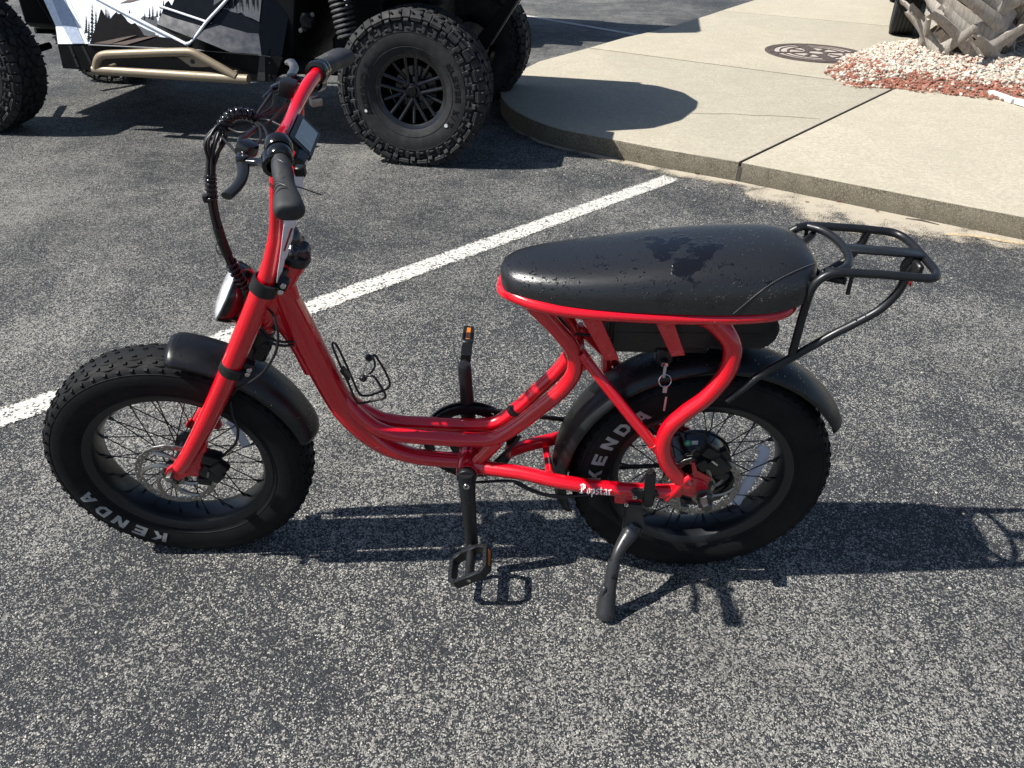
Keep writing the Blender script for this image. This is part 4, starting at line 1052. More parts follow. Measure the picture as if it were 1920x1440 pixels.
# ---- bottle cage ------------------------------------------------------------------------------
m = MB()
bc = [L(656, 725, -.005), L(636, 680, -.012), L(624, 650, -.012), L(626, 643, 0), L(634, 652, .012), L(652, 690, .012), L(672, 735, .012), L(684, 742, .012), L(700, 739, .014), L(730, 725, .03), L(724, 700, .035), L(710, 676, .036), L(703, 666, .036), L(695, 670, .032)]
m.tube(cr(bc, 5), .0026, 8)
bc2 = [L(656, 725, -.012), L(668, 752, -.012), L(676, 756, -.012), L(700, 751, -.02), L(723, 745, -.03), L(714, 725, -.033), L(703, 708, -.034), L(693, 704, -.033), L(682, 709, -.03)]
m.tube(cr(bc2, 5), .0026, 8); m.tube(cr([L(682, 709, -.03), L(697, 697, -.02), L(703, 685, 0), L(700, 672, .02), L(694, 670, .03)], 5), .0026, 8)
cage = m.build('bottle_cage', BLACK, bike)
for q in (L(681, 709, -.03), L(692, 671, .032)):
    k = MB(); k.lathe([(.0001, -.008), (.007, -.005), (.0085, 0), (.007, .005), (.0001, .008)], q, (.3, 1, .3), 14); k.build('cage_knob', BLACK, cage)
k = MB(); k.box(L(648, 700, 0), (.008, .02, .03), Matrix.Rotation(R(-30), 3, 'Y'), .002); k.build('cage_mount', BLACK, cage)

# ---- kickstand -----------------------------------------------------------------------------------
foot = MB3.transposed() @ V((-.203, -.212, .008)); piv = L(1188, 985, -.108)
m = MB()
m.plate([L(x, y, -.106) for x, y in ((1176, 944), (1204, 946), (1208, 975), (1210, 990), (1203, 1004), (1188, 1012), (1172, 1012), (1166, 1000), (1172, 965))], (0, .014, 0), .003, 2)
kt = [L(1192, 982, -.098), L(1181, 1000, -.108), L(1166, 1022, -.13), L(1156, 1042, -.148), L(1152, 1062, -.16)]
p, q = cr(kt, 5, [.018, .020, .0145, .0115, .0105]); m.tube(p, q, 14)
KSM = simple('stand_grey', (.022, .023, .025), .34, spec=.5, wet=.1)
ks = m.build('kickstand', KSM, bike)
m = MB(); a = L(1152, 1050, -.155); dd = (foot-a)
p, q = cr([a, a+dd*.1, a+dd*.45, a+dd*.75, a+dd*.92, foot], 5, [.0130, .0145, .0150, .019, .0225, .022]); m.tube(p, q, 16); m.box(a+dd*.68+V((-.014, .006, 0)), (.012, .02, .075), Matrix.Rotation(R(6), 3, 'Y'), .004)
m.build('stand_foot', KSM, ks)
m = MB(); q = a+dd*.25+V((.004, -.0135, 0)); m.lathe([(.0001, -.001), (.007, -.001), (.0085, .001)], q, (0, 1, .4), 18)
for v in m.v: v.z = q.z+(v.z-q.z)*1.5
m.build('stand_button', GLOSSB, ks)
m = MB(); q = L(1188, 993, -.108); m.lathe([(.0001, -.004), (.004, -.004), (.0055, -.002), (.0055, .0)], q, (0, 1, 0), 14); m.build('stand_bolt', CHROME, ks)
# frame-mounted kickstand/light bracket on the stay
m = MB(); m.plate([L(x, y, -.120) for x, y in ((1213, 888), (1224, 885), (1231, 890), (1226, 948), (1221, 954), (1206, 952), (1204, 946))], (0, .016, 0), .003, 2)
m.plate([L(x, y, -.117) for x, y in ((1184, 922), (1190, 918), (1232, 922), (1237, 930), (1234, 938), (1190, 938))], (0, .008, 0), .002); sb = m.build('stay_bracket', BLACK, bike)
for px, py in ((1190, 931), (1231, 935), (1174, 945)):
    m = MB(); q = L(px, py, -.121 if px > 1180 else -.105); m.lathe([(.0022, -.003), (.0028, -.004), (.005, -.004), (.0055, -.001), (.0055, .008)], q, (0, 1, 0), 14); m.build('bracket_bolt', CHROME, sb)

# key left in the battery lock
key = empty('key_ring', MB3 @ L(1246, 690, -.066), (LEAN, 0, 0)); tag(key, 'small silver key and split ring hanging from the battery lock', 'keys')
KO = L(1246, 690, -.066)
m = MB(); m.box(L(1246, 697, -.068)-KO, (.006, .003, .030), None, .001); KEYM = simple('key_metal', (.42, .41, .39), .4, metal=.2)
m.build('lock_key', KEYM, key)
m = MB(); c_ = L(1247, 714, -.069)-KO; m.tube([c_+V((math.cos(a)*.0125, math.sin(a)*.004, math.sin(a)*.0125)) for a in [2*math.pi*i/28 for i in range(28)]], .0011, 6, closed=True); m.build('split_ring', CHROME, key)
m = MB(); m.box(L(1247, 730, -.070)-KO, (.009, .0028, .018), None, .001); m.box(L(1247, 757, -.070)-KO, (.004, .0018, .036)); m.build('spare_key', KEYM, key)
# ---------------------------------------------------------------- utility vehicle
UBLK = simple('vehicle_black', (.005, .0053, .006), .55, spec=.12, grime=.02)
UGLOSS = simple('vehicle_gloss', (.005, .006, .008), .16, spec=.2)
UWHITE = simple('vehicle_white', (.76, .80, .85), .25, coat=.6)
USKYTINT = simple('vehicle_sky_tint', (.010, .014, .024), .25, coat=.25, spec=.3)  # bluish base colour carries the sky reflection of the tilted door facets
UREFL = simple('vehicle_white_reflection', (.36, .42, .52), .25, coat=.6)  # grey-blue reflection of the white quarter panel's recess, painted as colour
DECBLK = simple('decal_black', (.005, .005, .0055), .5, spec=.08)
DECGRY = simple('decal_grey', (.08, .084, .092), .35, spec=.3)
DECTAN = simple('decal_tan', (.11, .075, .055), .35, coat=.3)
GOLD = simple('gold_paint', (.25, .20, .135), .46, metal=.25, spec=.5, namp=.08)
UTYRE = simple('offroad_rubber', (.017, .0175, .019), .72, nscale=25, namp=.35, spec=.35, grime=.12)
URIM = simple('rim_satin_black', (.008, .008, .009), .25, spec=.5, coat=.3)
SPRING = simple('spring_steel', (.10, .10, .10), .4, metal=.4)
utv = empty('utility_vehicle', UO, (0, 0, math.atan2(UU.y, UU.x)))
tag(utv, 'off-road side-by-side vehicle with white and black mountain graphics and gold rock slider', 'off-road vehicle')
UR, UW = .41, .28
def utv_wheel(x, y, side):
    """side -1: outer face towards -Y"""
    c = V((x, y, UR-.006)); hub = MB()
    hub.lathe([(.0001, side*.085), (.032, side*.085), (.040, side*.078), (.043, side*.05), (.07, side*.045), (.075, side*.03), (.06, 0), (.05, -side*.08)], c, (0, 1, 0), 28)
    wl = hub.build('wheel', URIM, utv, smooth=30)
    t = MB(); hw = UW/2
    prof = [(.196, -.10), (.205, -.118), (.232, -.132), (.268, -.139), (.305, -.139), (.335, -.134), (.362, -.124), (.384, -.108), (.392, -.08), (.395, 0)]
    prof = prof+[(r, -s) for r, s in reversed(prof[:-1])]
    t.lathe(prof, c, (0, 1, 0), 72)
    def at(a, r, s): return c+V((math.cos(a)*r, s, math.sin(a)*r))
    def blk(a, r, s, sz, tilt, twist=0): t.box(at(a, r, s), sz, Matrix.Rotation(-a, 3, 'Y') @ Matrix.Rotation(tilt, 3, 'Z') @ Matrix.Rotation(twist, 3, 'X'), .003)
    N = 22
    for i in range(N):
        a = 2*math.pi*i/N; b = a+math.pi/N
        for sd in (-1, 1):
            # shoulder lugs: alternating framed and stepped blocks
            blk(a, .383, sd*.112, (.050, .050, .062), -sd*.75)
            cc_ = .3965
            for da, dz, sz in ((-.022, 0, (.012, .05, .011)), (.022, 0, (.012, .05, .011))): blk(a+da/.40, .392, sd*.122, sz, -sd*.95)
            blk(a, .374, sd*.1385, (.012, .009, .056), -sd*.95); blk(a, .400, sd*.105, (.014, .010, .056), -sd*.5)
            blk(b, .386, sd*.105, (.044, .058, .044), -sd*.6); blk(b, .366, sd*.132, (.026, .026, .028), -sd*1.0)
            # centre lugs
            blk(a+.06, .398, sd*.052, (.026, .046, .050), 0, sd*.5); blk(b+.04, .398, sd*.028, (.026, .040, .042), 0, -sd*.4)
        blk(a+.02, .399, 0, (.022, .026, .05), 0, .3)
    N2 = 34
    for i in range(N2):                                   # stepped biters on the sidewall, both faces
        a = 2*math.pi*i/N2; q = 2*math.pi/N2
        for sd in (-1, 1):
            blk(a, .338, sd*.1345, (.040, .012, .020), -sd*.12); blk(a+q*.36, .330, sd*.1365, (.012, .011, .026), -sd*.08); blk(a+q*.36, .351, sd*.130, (.014, .012, .026), -sd*.25)
    for rr, s in ((.238, .1335), (.312, .1385)):
        for sd in (-1, 1): t.tube([at(2*math.pi*i/72, rr, sd*s) for i in range(72)], .002, 5, closed=True)
    t.build('tyre', UTYRE, wl, smooth=35)
    m = MB()                                              # rim barrel and lip
    m.lathe([(.178, side*.10), (.198, side*.112), (.206, side*.114), (.208, side*.106), (.196, side*.098), (.186, side*.07), (.176, side*.02), (.172, -side*.10), (.200, -side*.11)], c, (0, 1, 0), 56)
    m.lathe([(.05, side*.02), (.12, side*.01), (.165, -side*.03), (.172, -side*.05)], c, (0, 1, 0), 40)
    m.build('rim', URIM, wl, smooth=30)
    for i in range(5):                                    # paired ladder spokes
        for o_ in (-1, 1):
            a = 2*math.pi*(i+.25)/5; m = MB(); dv = V((math.cos(a), 0, math.sin(a))); pv = V((-math.sin(a), 0, math.cos(a)))
            m.tube([c+dv*.035+pv*o_*.022+V((0, side*.066, 0)), c+dv*.09+pv*o_*.026+V((0, side*.074, 0)), c+dv*.176+pv*o_*.030+V((0, side*.090, 0))], [.012, .0105, .011], 8); m.build('rim_spoke', URIM, wl, smooth=30)
            a2 = a+math.pi/5; dv = V((math.cos(a2), 0, math.sin(a2))); pv = V((-math.sin(a2), 0, math.cos(a2)))
            if o_ > 0:
                m = MB(); m.tube([c+dv*.06+pv*.0+V((0, side*.05, 0)), c+dv*.176+V((0, side*.078, 0))], [.012, .009], 8); m.build('rim_spoke', URIM, wl, smooth=30)
    for i in range(4):
        a = 2*math.pi*(i+.5)/4; p = c+V((math.cos(a)*.062, side*.06, math.sin(a)*.062)); m = MB(); m.cyl(p-V((0, side*.02, 0)), p+V((0, side*.014, 0)), .0105, 8, bev=.002); m.build('lug_nut', GLOSSB, wl)
    m = MB(); m.lathe([(.0001, side*.098), (.024, side*.098), (.028, side*.094), (.030, side*.08)], c, (0, 1, 0), 24); m.build('centre_cap', UBLK, wl)
    m = MB(); m.lathe([(.06, -side*.01), (.14, -side*.01), (.14, -side*.018), (.06, -side*.018)], c, (0, 1, 0), 36, closed=True); m.build('brake_disc', STEEL, wl)
    return wl
LX = -2.813
w0 = utv_wheel(0, UW/2, -1); utv_wheel(LX, UW/2, -1); utv_wheel(0, 1.56, 1); utv_wheel(LX, 1.56, 1)
# moulded lettering on the near sidewall
LET.update({'L': [((0, 0), (.28, 0), (.28, 1), (0, 1)), ((.28, 0), (.9, 0), (.9, .24), (.28, .24))], 'V': [((.36, 0), (.66, 0), (.3, 1), (0, 1)), ((.36, 0), (.66, 0), (1.02, 1), (.72, 1))],
 'R': [((0, 0), (.28, 0), (.28, 1), (0, 1)), ((.28, .76), (.9, .76), (.8, 1), (.28, 1)), ((.28, .42), (.85, .42), (.85, .62), (.28, .62)), ((.66, .5), (.92, .5), (.92, .9), (.66, .9)), ((.4, .42), (.7, .42), (1, 0), (.7, 0))],
 'X': [((0, 0), (.32, 0), (1, 1), (.68, 1)), ((.68, 0), (1, 0), (.32, 1), (0, 1))], 'T': [((.36, 0), (.64, 0), (.64, .78), (.36, .78)), ((0, .78), (1, .78), (1, 1), (0, 1))], '/': [((.2, 0), (.45, 0), (.8, 1), (.55, 1))]})
UL = simple('raised_rubber', (.006, .006, .0065), .35, spec=.4); cw0 = V((0, UW/2, UR-.006))
for txt, p0, p1 in (('KLEVER X/T', (846, 122), (850, 238)), ('KENDA', (684, 206), (683, 122))):
    q0, q1 = U(*p0, 0), U(*p1, 0); a0 = math.atan2(q0.z-cw0.z, q0.x-cw0.x); a1 = math.atan2(q1.z-cw0.z, q1.x-cw0.x)
    while a1 > a0: a1 -= 2*math.pi
    for i, ch in enumerate(txt):
        if ch == ' ': continue
        ac = a0+(a1-a0)*i/(len(txt)-1); m = MB(); lw = abs(a1-a0)*.27/(len(txt)-1)*.78
        for q in LET[ch]:
            vs = []
            for (x_, y_) in q:
                rr = .268+(y_-.5)*.030; an = ac-(x_-.5)*lw/.268; vs.append(cw0+V((math.cos(an)*rr, -.1408, math.sin(an)*rr)))
            m.plate(vs, (0, .004, 0))
        m.build('letter', UL, w0, smooth=0)
# white inspection dots on the near tyre
for px, py, r_ in ((836, 236, .010), (686, 208, .008)):
    m = MB(); p = U(px, py, -.0015); m.lathe([(.0001, 0), (r_, 0), (r_, .002)], p, (0, 1, 0), 14); m.build('tyre_mark', WHITEP, w0)

def tilt(p): return (p[0], p[1], p[2]+max(0, 84-p[1])*.0011)
def panel_u(name, pts, mt, th=.012, par=None, bev=.0):
    """pts: (px, py, Y) corners of one faceted sheet; thickness grows inward"""
    ps = [U(*tilt(p)) for p in pts]; m = MB(); n = len(ps); back = [p+V((0, th, 0)) for p in ps]
    m.add(ps+back, [tuple(range(n)), tuple(reversed(range(n, 2*n)))]+[(i, (i+1) % n, n+(i+1) % n, n+i) for i in range(n)])
    return m.build(name, mt, par or utv, smooth=20)
YB = .20
def P(l, y): return [(a, b, y) for a, b in l]
rocker = panel_u('rocker_panel', P([(108, 83.5), (166, 84), (300, 91), (500, 103.5), (529, 110), (514, 154), (118, 128)], YB), UBLK, .02)
panel_u('rocker_rib', P([(487, 103), (497, 104), (497, 152), (482, 151)], YB-.004), simple('scuffed_black', (.03, .03, .031), .5), .006, rocker)
for a, b in (((128, 86), (144, 126)), ((152, 86), (172, 127))):
    panel_u('rocker_rib', P([a, (a[0]+5, a[1]), (b[0]+5, b[1]), b], YB-.003), simple('rib_black', (.018, .018, .02), .35), .004, rocker)
fender = panel_u('front_quarter_panel', P([(-10, -200), (82, 0), (104, 48), (108.5, 82.5), (166, 82), (130, 0), (42, -200)], YB-.004), UWHITE, .02)
panel_u('crease_reflection', P([(98, 0), (122, 0), (158, 81.5), (135, 81.5), (118, 50)], YB-.007), UREFL, .004, fender)  # thin sheets painting the recess's reflection onto the white panel
panel_u('crease_reflection', P([(84, -90), (98, 0), (122, 0), (84, -90.5)], YB-.007), UREFL, .004, fender)
door = panel_u('lower_door', P([(114, -38), (167, 82), (352, 93), (352, 85)], YB-.002), UWHITE, .02)
panel_u('mountain_graphic', P([(168, 81.5), (176, 60), (183, 40), (189, 16.5), (194, 26), (200, 33), (204.5, 38), (212, 28), (218.5, 22), (220, 27), (226, 25.5), (231, 30), (238, 40), (246, 45), (253, 43), (262, 54), (270, 66), (292, 68), (320, 72), (350, 87), (351, 92.5)], YB-.0045), DECBLK, .002, door)
panel_u('mountain_graphic', P([(258, 47), (276, 56), (292, 62), (288, 66), (278, 68), (270, 66), (264, 56)], YB-.0065), DECGRY, .002, door)
panel_u('stripe_graphic', P([(176, 81), (230, 70), (257, 65.5), (206, 82.5)], YB-.007), DECTAN, .002, door)
panel_u('stripe_graphic', P([(208, 82.5), (262, 71), (302, 65), (236, 84)], YB-.007), DECTAN, .002, door)
def pine(x, y0, y1, w_, par, yb, seed=0):
    rnd = random.Random(seed); ps = [(x-.7, y0)]; n = 9
    left, right = [], []
    for i in range(n):
        t = i/n; yy = y0+(y1-y0)*t; ww = w_*(1-t)*(.6+.6*rnd.random())
        left += [(x-ww, yy+1.5), (x-.5*(1-t), yy-(y0-y1)*.05)]; right += [(x+ww*.9, yy+1), (x+.5*(1-t), yy-(y0-y1)*.05)]
    panel_u('pine_graphic', P(left+[(x, y1)]+list(reversed(right)), yb), DECBLK, .0015, par)
for k, (x, y0, y1, w_) in enumerate(((161, 60, 28, 3.5), (166, 76, 38, 4), (172, 70, 5, 5), (179, 62, 18, 4.5), (198, 33, 12, 3), (203, 36, 20, 2.5))): pine(x, y0, y1, w_, door, YB-.0042, k)
upper = panel_u('upper_door', P([(114, -40), (350, 82), (388, 40), (425, 0), (500, -100), (545, -190), (40, -190)], YB), UGLOSS, .02)
panel_u('snow_graphic', P([(118, -39), (294, 52), (298, 35), (304, 22), (310, 6), (316, 1), (322, 10), (328, -4), (330, -30), (250, -60), (60, -60)], YB-.0025), UWHITE, .002, upper)
panel_u('mountain_graphic', P([(262, 36), (268, 30), (278, 32), (292, 30), (296, 44), (293, 51)], YB-.0045), DECGRY, .002, upper)
panel_u('stripe_graphic', P([(225, 6), (238, 0), (262, -1), (244, 4)], YB-.005), DECTAN, .002, upper)
for k, (x, y0, y1, w_) in enumerate(((242, 24, 18, 2), (271, 36, 24, 2.5), (280, 34, 14, 3), (286, 36, 10, 3.5), (294, 30, 18, 2.5), (300, 28, 18, 2.5), (306, 14, 0, 2.5))): pine(x, y0, y1, w_, upper, YB-.005, 20+k)
# recessed facet of the upper door leaning skyward, sky reflection tinted into its colour
panel_u('door_facet', [(309, 15, YB+.01), (388, 41, YB+.008), (360, 71, YB-.02), (294, 45, YB-.02)], USKYTINT, .01, upper)
panel_u('door_facet', [(294, 45.5, YB-.022), (360, 71.5, YB-.022), (352, 79, YB-.004), (296, 52, YB-.004)], UGLOSS, .01, upper)
def trim(pts, r=.008, mt=UWHITE, par=None):
    m = MB(); m.tube(cr([U(*tilt(p)) for p in pts], 5), r, 8); m.build('trim_line', mt, par or upper, smooth=60)
trim([(114, -40, YB-.006), (240, 27, YB-.006), (350, 83, YB-.006)], .0095); trim([(298, 11, YB-.006), (340, 25, YB-.006), (388, 41, YB-.006)], .007)
trim([(349, 82, YB-.008), (358, 79, YB-.008), (372, 62, YB-.008), (390, 38, YB-.008), (425, 0, YB-.008), (470, -55, YB-.008)], .0085)
# faceted rear door in gloss black
panel_u('rear_door', [(500, -130, YB+.05), (428, 0, YB), (396, 42, YB+.012), (464, 61, YB+.03), (485, 62.5, YB+.03), (492, 0, YB+.02), (505, -130, YB+.05)], UGLOSS, .02)
rd = panel_u('rear_door_facet', [(395.5, 42.5, YB+.012), (368, 72, YB-.030), (432, 98, YB-.034), (490, 102, YB-.034), (485, 63, YB+.03), (464, 61.5, YB+.03)], USKYTINT, .01)
panel_u('rear_door_sill', [(354, 85, YB-.004), (368, 72.5, YB-.031), (432, 98.5, YB-.035), (490, 102.5, YB-.033), (486, 103, YB-.002), (355, 93, YB-.002)], UGLOSS, .01)
panel_u('forest_graphic', [(402, -6, YB-.003), (400, 12, YB+.001), (412, 16, YB+.004), (425, 17, YB+.006), (434, 22, YB+.008), (447, 25, YB+.010), (452, 23, YB+.012), (460, 30, YB+.014), (472, 34, YB+.016), (486, 41, YB+.017), (490, 2, YB+.012), (489, -8, YB+.012)], DECGRY, .002, rd)
for k, x in enumerate((426, 438, 450, 462, 474, 482)): pine(x, -8, 14+3*(k % 3), 3.5, rd, YB-.006+.003*k, 50+k)
panel_u('rear_corner_panel', [(485, 63, YB+.03), (490, 102.5, YB-.033), (500, 104, YB-.02), (528, 109, YB+.05), (546, 0, YB+.09), (570, -130, YB+.12), (505, -130, YB+.05), (492, 0, YB+.02)], UGLOSS, .012)
m = MB(); m.tube([U(355, 92.5, YB-.005), U(490, 103.2, YB-.03), U(528, 109.5, YB+.04)], .004, 6); m.build('trim_line', simple('edge_grey', (.16, .16, .16), .4), utv)
m = MB(); m.tube([U(166, 84, YB-.006), U(352, 93, YB-.006)], .004, 6); m.build('trim_line', simple('edge_grey', (.16, .16, .16), .4), utv)
for px, py in ((140, 106), (210, 96), (320, 102), (420, 108), (506, 118), (506, 142)):
    m = MB(); m.lathe([(.0001, -.005), (.007, -.004), (.009, 0), (.009, .004)], U(px, py, YB-.001), (0, 1, 0), 12); m.build('panel_fastener', GLOSSB, rocker)
# rock slider
YS = .115; sld = MB()
sld.tube([U(176, 131, YS), U(466, 149, YS)], .027, 16)
up_ = cr([U(180, 127, YS-.005), U(184, 111, YS-.005), U(196, 103, YS-.005), U(230, 101, YS-.005), U(300, 98.5, YS-.005), U(345, 97.5, YS-.005), U(362, 99, YS-.005), U(378, 107, YS-.005), U(410, 125, YS-.005), U(443, 144, YS-.005)], 5)
sld.tube(up_, .0235, 14)
for px, py in ((200, 130), (430, 143)): p = U(px, py, YS)+V((0, .01, 0)); sld.tube([p, p+V((0, .14, .0))], .018, 10)
slider = sld.build('rock_slider', GOLD, utv, smooth=50)
panel_u('slider_gusset', P([(333, 107), (372, 107), (402, 124), (380, 126), (358, 125)], YS-.003), GOLD, .006, slider)
m = MB(); p = U(361, 115.5, YS-.004); m.lathe([(.0001, -.001), (.0135, -.001), (.0135, .001)], p, (0, 1, 0), 18); m.build('gusset_hole', BLACK, slider)
# chassis, underbody, bodywork out of the picture
m = MB(); m.plate([V((x, .34, z)) for x, z in ((-2.22, .36), (-.93, .36), (-.80, .5), (-.70, 1.05), (-2.55, 1.05), (-2.35, .62))], (0, 1.14, 0), .01); m.build('chassis', UBLK, utv)
m = MB(); m.box((-2.62, .95, .62), (.5, .42, .24), None, .03); m.build('front_housing', UBLK, utv); m = MB(); m.box((-.30, .85, .62), (.6, .55, .32), None, .03); m.box((-.40, .85, .50), (.4, .8, .2), None, .02); m.build('skid_plate', UBLK, utv)
m = MB(); m.plate([V((x, .30, z)) for x, z in ((-2.5, 1.06), (-3.05, 1.0), (-3.18, .92), (-3.20, .80), (-3.1, .84), (-2.6, .86))], (0, 1.10, 0), .04, 2); m.build('hood', UWHITE, utv)
for sg in (0, 1):
    y0 = .02 if sg == 0 else 1.36
    m = MB(); m.plate([V((x, y0+.1, z)) for x, z in ((-3.12, .95), (-2.9, 1.03), (-2.5, 1.06), (-2.35, .98), (-2.5, 1.0), (-2.9, .98), (-3.1, .91))], (0, .2, 0), .004); m.build('fender_flare', UBLK, utv)
    m = MB(); m.plate([V((x, y0+.08, z)) for x, z in ((-.62, 1.04), (-.2, 1.06), (.42, 1.0), (.5, .9), (.40, .95), (-.15, .99), (-.55, .95))], (0, .22, 0), .004); m.build('fender_flare', UBLK, utv)
m = MB(); m.plate([V((x, y, 1.06)) for x, y in ((-.6, .24), (.15, .24), (.40, .36), (.58, .60), (.68, .92), (.70, 1.12), (.60, 1.38), (.40, 1.56), (.1, 1.60), (-.6, 1.60))], (0, 0, .28), .02, 2); m.build('cargo_box', UBLK, utv)
cg = MB()
for y in (.22, 1.48):
    cg.tube(cr([V((-2.45, y, 1.04)), V((-2.1, y, 1.45)), V((-1.72, y+(.06 if y < 1 else -.06), 1.86)), V((-1.0, y+(.06 if y < 1 else -.06), 1.90)), V((-.28, y+(.05 if y < 1 else -.05), 1.86)), V((-.12, y, 1.5)), V((.02, y, 1.10))], 5), .024, 10)
    cg.tube([V((-1.05, y+(.06 if y < 1 else -.06), 1.90)), V((-.95, y, 1.04))], .024, 10)
for x, z in ((-1.72, 1.86), (-1.0, 1.90), (-.28, 1.86)): cg.tube([V((x, .27, z)), V((x, 1.43, z))], .022, 10)
cg.build('roll_cage', UBLK, utv)
m = MB(); m.plate([V((x, .24, z)) for x, z in ((-1.78, 1.88), (-1.0, 1.935), (-.18, 1.885), (-.16, 1.905), (-1.0, 1.96), (-1.78, 1.905))], (0, 1.22, 0), .006); m.build('roof', UBLK, utv)
for y in (.55, 1.15):
    m = MB(); m.box((-1.2, y, 1.0), (.5, .48, .16), None, .05, 3); m.box((-.92, y, 1.32), (.14, .46, .62), Matrix.Rotation(R(-12), 3, 'Y'), .05, 3); m.build('seat', BLACK, utv)
# suspension
for x0 in (0, LX):
    for y0, y1 in ((.20, .62), (1.50, 1.08)):
        s_ = MB(); s_.tube([V((x0+.02, y0, .36)), V((x0-.25, y1, .42))], .022, 8); s_.tube([V((x0+.02, y0, .36)), V((x0+.2, y1, .42))], .022, 8); s_.tube([V((x0, y0, .50)), V((x0+.0, y1, .60))], .018, 8); s_.build('suspension_arm', UBLK, utv)
        tp = V((x0-.34 if x0 == 0 else x0+.2, y0+(y1-y0)*.42, .98)); bt = V((x0-.20 if x0 == 0 else x0+.08, y0+(y1-y0)*.30, .46))
        if x0 == 0 and y0 < 1: tp, bt = U(626, -45, .34), U(655, 78, .31)
        s_ = MB(); s_.cyl(bt, tp, .024, 14); sk = s_.build('shock_absorber', UBLK, utv)
        s_ = MB(); pts = []; ax_ = (tp-bt).normalized(); u_ = ax_.orthogonal().normalized(); b_ = ax_.cross(u_); L_ = (tp-bt).length
        for i in range(12*11+1):
            a = 2*math.pi*i/12; pts.append(bt+ax_*(L_*(.05+.88*i/132))+(u_*math.cos(a)+b_*math.sin(a))*.056)
        s_.tube(pts, .009, 6); s_.build('coil_spring', SPRING, sk)
m = MB()
p = U(585, 38, .34); m.plate([U(565, 25, .34), U(588, 24, .34), U(590, 36, .34), U(572, 60, .34), U(562, 57, .34), U(566, 45, .34)], (0, .012, 0), .002); brk = m.build('body_bracket', UBLK, utv)
m = MB(); m.lathe([(.0001, -.006), (.03, -.006), (.04, .002)], U(574, 40, .335), (0, 1, 0), 20); m.build('bracket_cup', UGLOSS, brk)
for px, py in ((586, 27), (564, 57)):
    m = MB(); m.lathe([(.0001, -.006), (.012, -.005), (.013, 0)], U(px, py, .336), (0, 1, 0), 12); m.build('bracket_bolt', SPRING, brk)
# trailing arm and rear radius bars
m = MB(); m.tube(cr([V((-.92, .40, .42)), V((-.6, .36, .44)), V((-.3, .32, .44)), V((-.05, .30, .42))], 5), .045, 10); m.build('trailing_arm', UBLK, utv)
m = MB(); m.plate([U(px, py, .60) for px, py in ((892, 72), (900, 92), (912, 94), (974, -4), (1012, -70), (996, -74), (954, -4))], (0, .05, 0), .004); m.build('rear_frame_bar', UBLK, utv)
m = MB(); m.plate([U(px, py, .598) for px, py in ((914, 90), (921, 84), (978, -6), (972, -4))], (0, .05, 0), .002); m.build('rear_frame_edge', simple('bar_edge_black', (.05, .048, .044), .5), utv)  # paler strip along one edge of the bar
m = MB(); m.tube([V((.66, .5, .99)), V((.66, 1.25, .99))], .022, 10); m.build('rear_cross_bar', UBLK, utv)
m = MB(); m.box((-.45, .95, .66), (.3, .9, .6), None, .03); m.build('firewall', UBLK, utv)

# unseen second vehicle and roof case, added to cast the shadow across the slab
u2 = copy_tree(utv); u2.location = UO + UV_*3.62 + UU*-.62
m = MB(); m.plate([V((x, y, 1.97)) for x, y in ((-.95, .06), (.52, .06), (.59, .13), (.59, 1.12), (.52, 1.2), (-.95, 1.2))], (0, 0, .46), .04, 2); m.build('shadow_roof_case', UBLK, u2)  # made-up case, sized so its shadow reaches the far slab
u2['label'] = 'unseen second off-road vehicle added behind the one with the gold rock slider to cast a shadow'
utv['group'] = u2['group'] = 'off-road vehicles parked side by side'
# ---------------------------------------------------------------- manhole cover
IRON = simple('rusty_iron', (.075, .055, .048), .75, nscale=40, namp=.4)
FILLC = simple('pale_cast_fill', (.40, .35, .31), .85, nscale=60, namp=.25)
mc = (gp(1440, 100, ZS)+gp(1618, 100, ZS))/2; mc.z = ZS; mrad = (gp(1440, 100, ZS)-gp(1618, 100, ZS)).length/2
man = empty('manhole_cover', mc); tag(man, 'round cast-iron manhole cover with cross pattern set in the concrete', 'manhole cover')
m = MB(); m.lathe([(mrad*.93, .001), (mrad, .002), (mrad, .007), (mrad*.975, .008), (mrad*.93, .008), (mrad*.93, .001)], (0, 0, 0), (0, 0, 1), 64); m.build('frame', IRON, man)
m = MB(); m.lathe([(.0001, .004), (mrad*.915, .004), (mrad*.915, .001)], (0, 0, 0), (0, 0, 1), 64); m.build('lid', FILLC, man)
m = MB()
for r0, r1 in ((.82, .915), (.52, .565), (.15, .24)): m.lathe([(mrad*r0, .0035), (mrad*r0, .010), (mrad*r1, .010), (mrad*r1, .0035)], (0, 0, 0), (0, 0, 1), 64)
for a, wd in ((0, .035), (90, .10)):
    for sg in (-1, 1): m.box(V((math.cos(R(a+6))*mrad*.52*sg, math.sin(R(a+6))*mrad*.52*sg, .0072)), (mrad*.74, wd, .0064), Matrix.Rotation(R(a+6), 3, 'Z'))
for a in (45, 135, 225, 315): m.box(V((math.cos(R(a+6))*mrad*.40, math.sin(R(a+6))*mrad*.40, .0072)), (mrad*.24, .03, .0064), Matrix.Rotation(R(a+6), 3, 'Z'))
m.lathe([(mrad*.69, .0035), (mrad*.69, .009), (mrad*.715, .009), (mrad*.715, .0035)], (0, 0, 0), (0, 0, 1), 64)
m.build('raised_pattern', IRON, man)

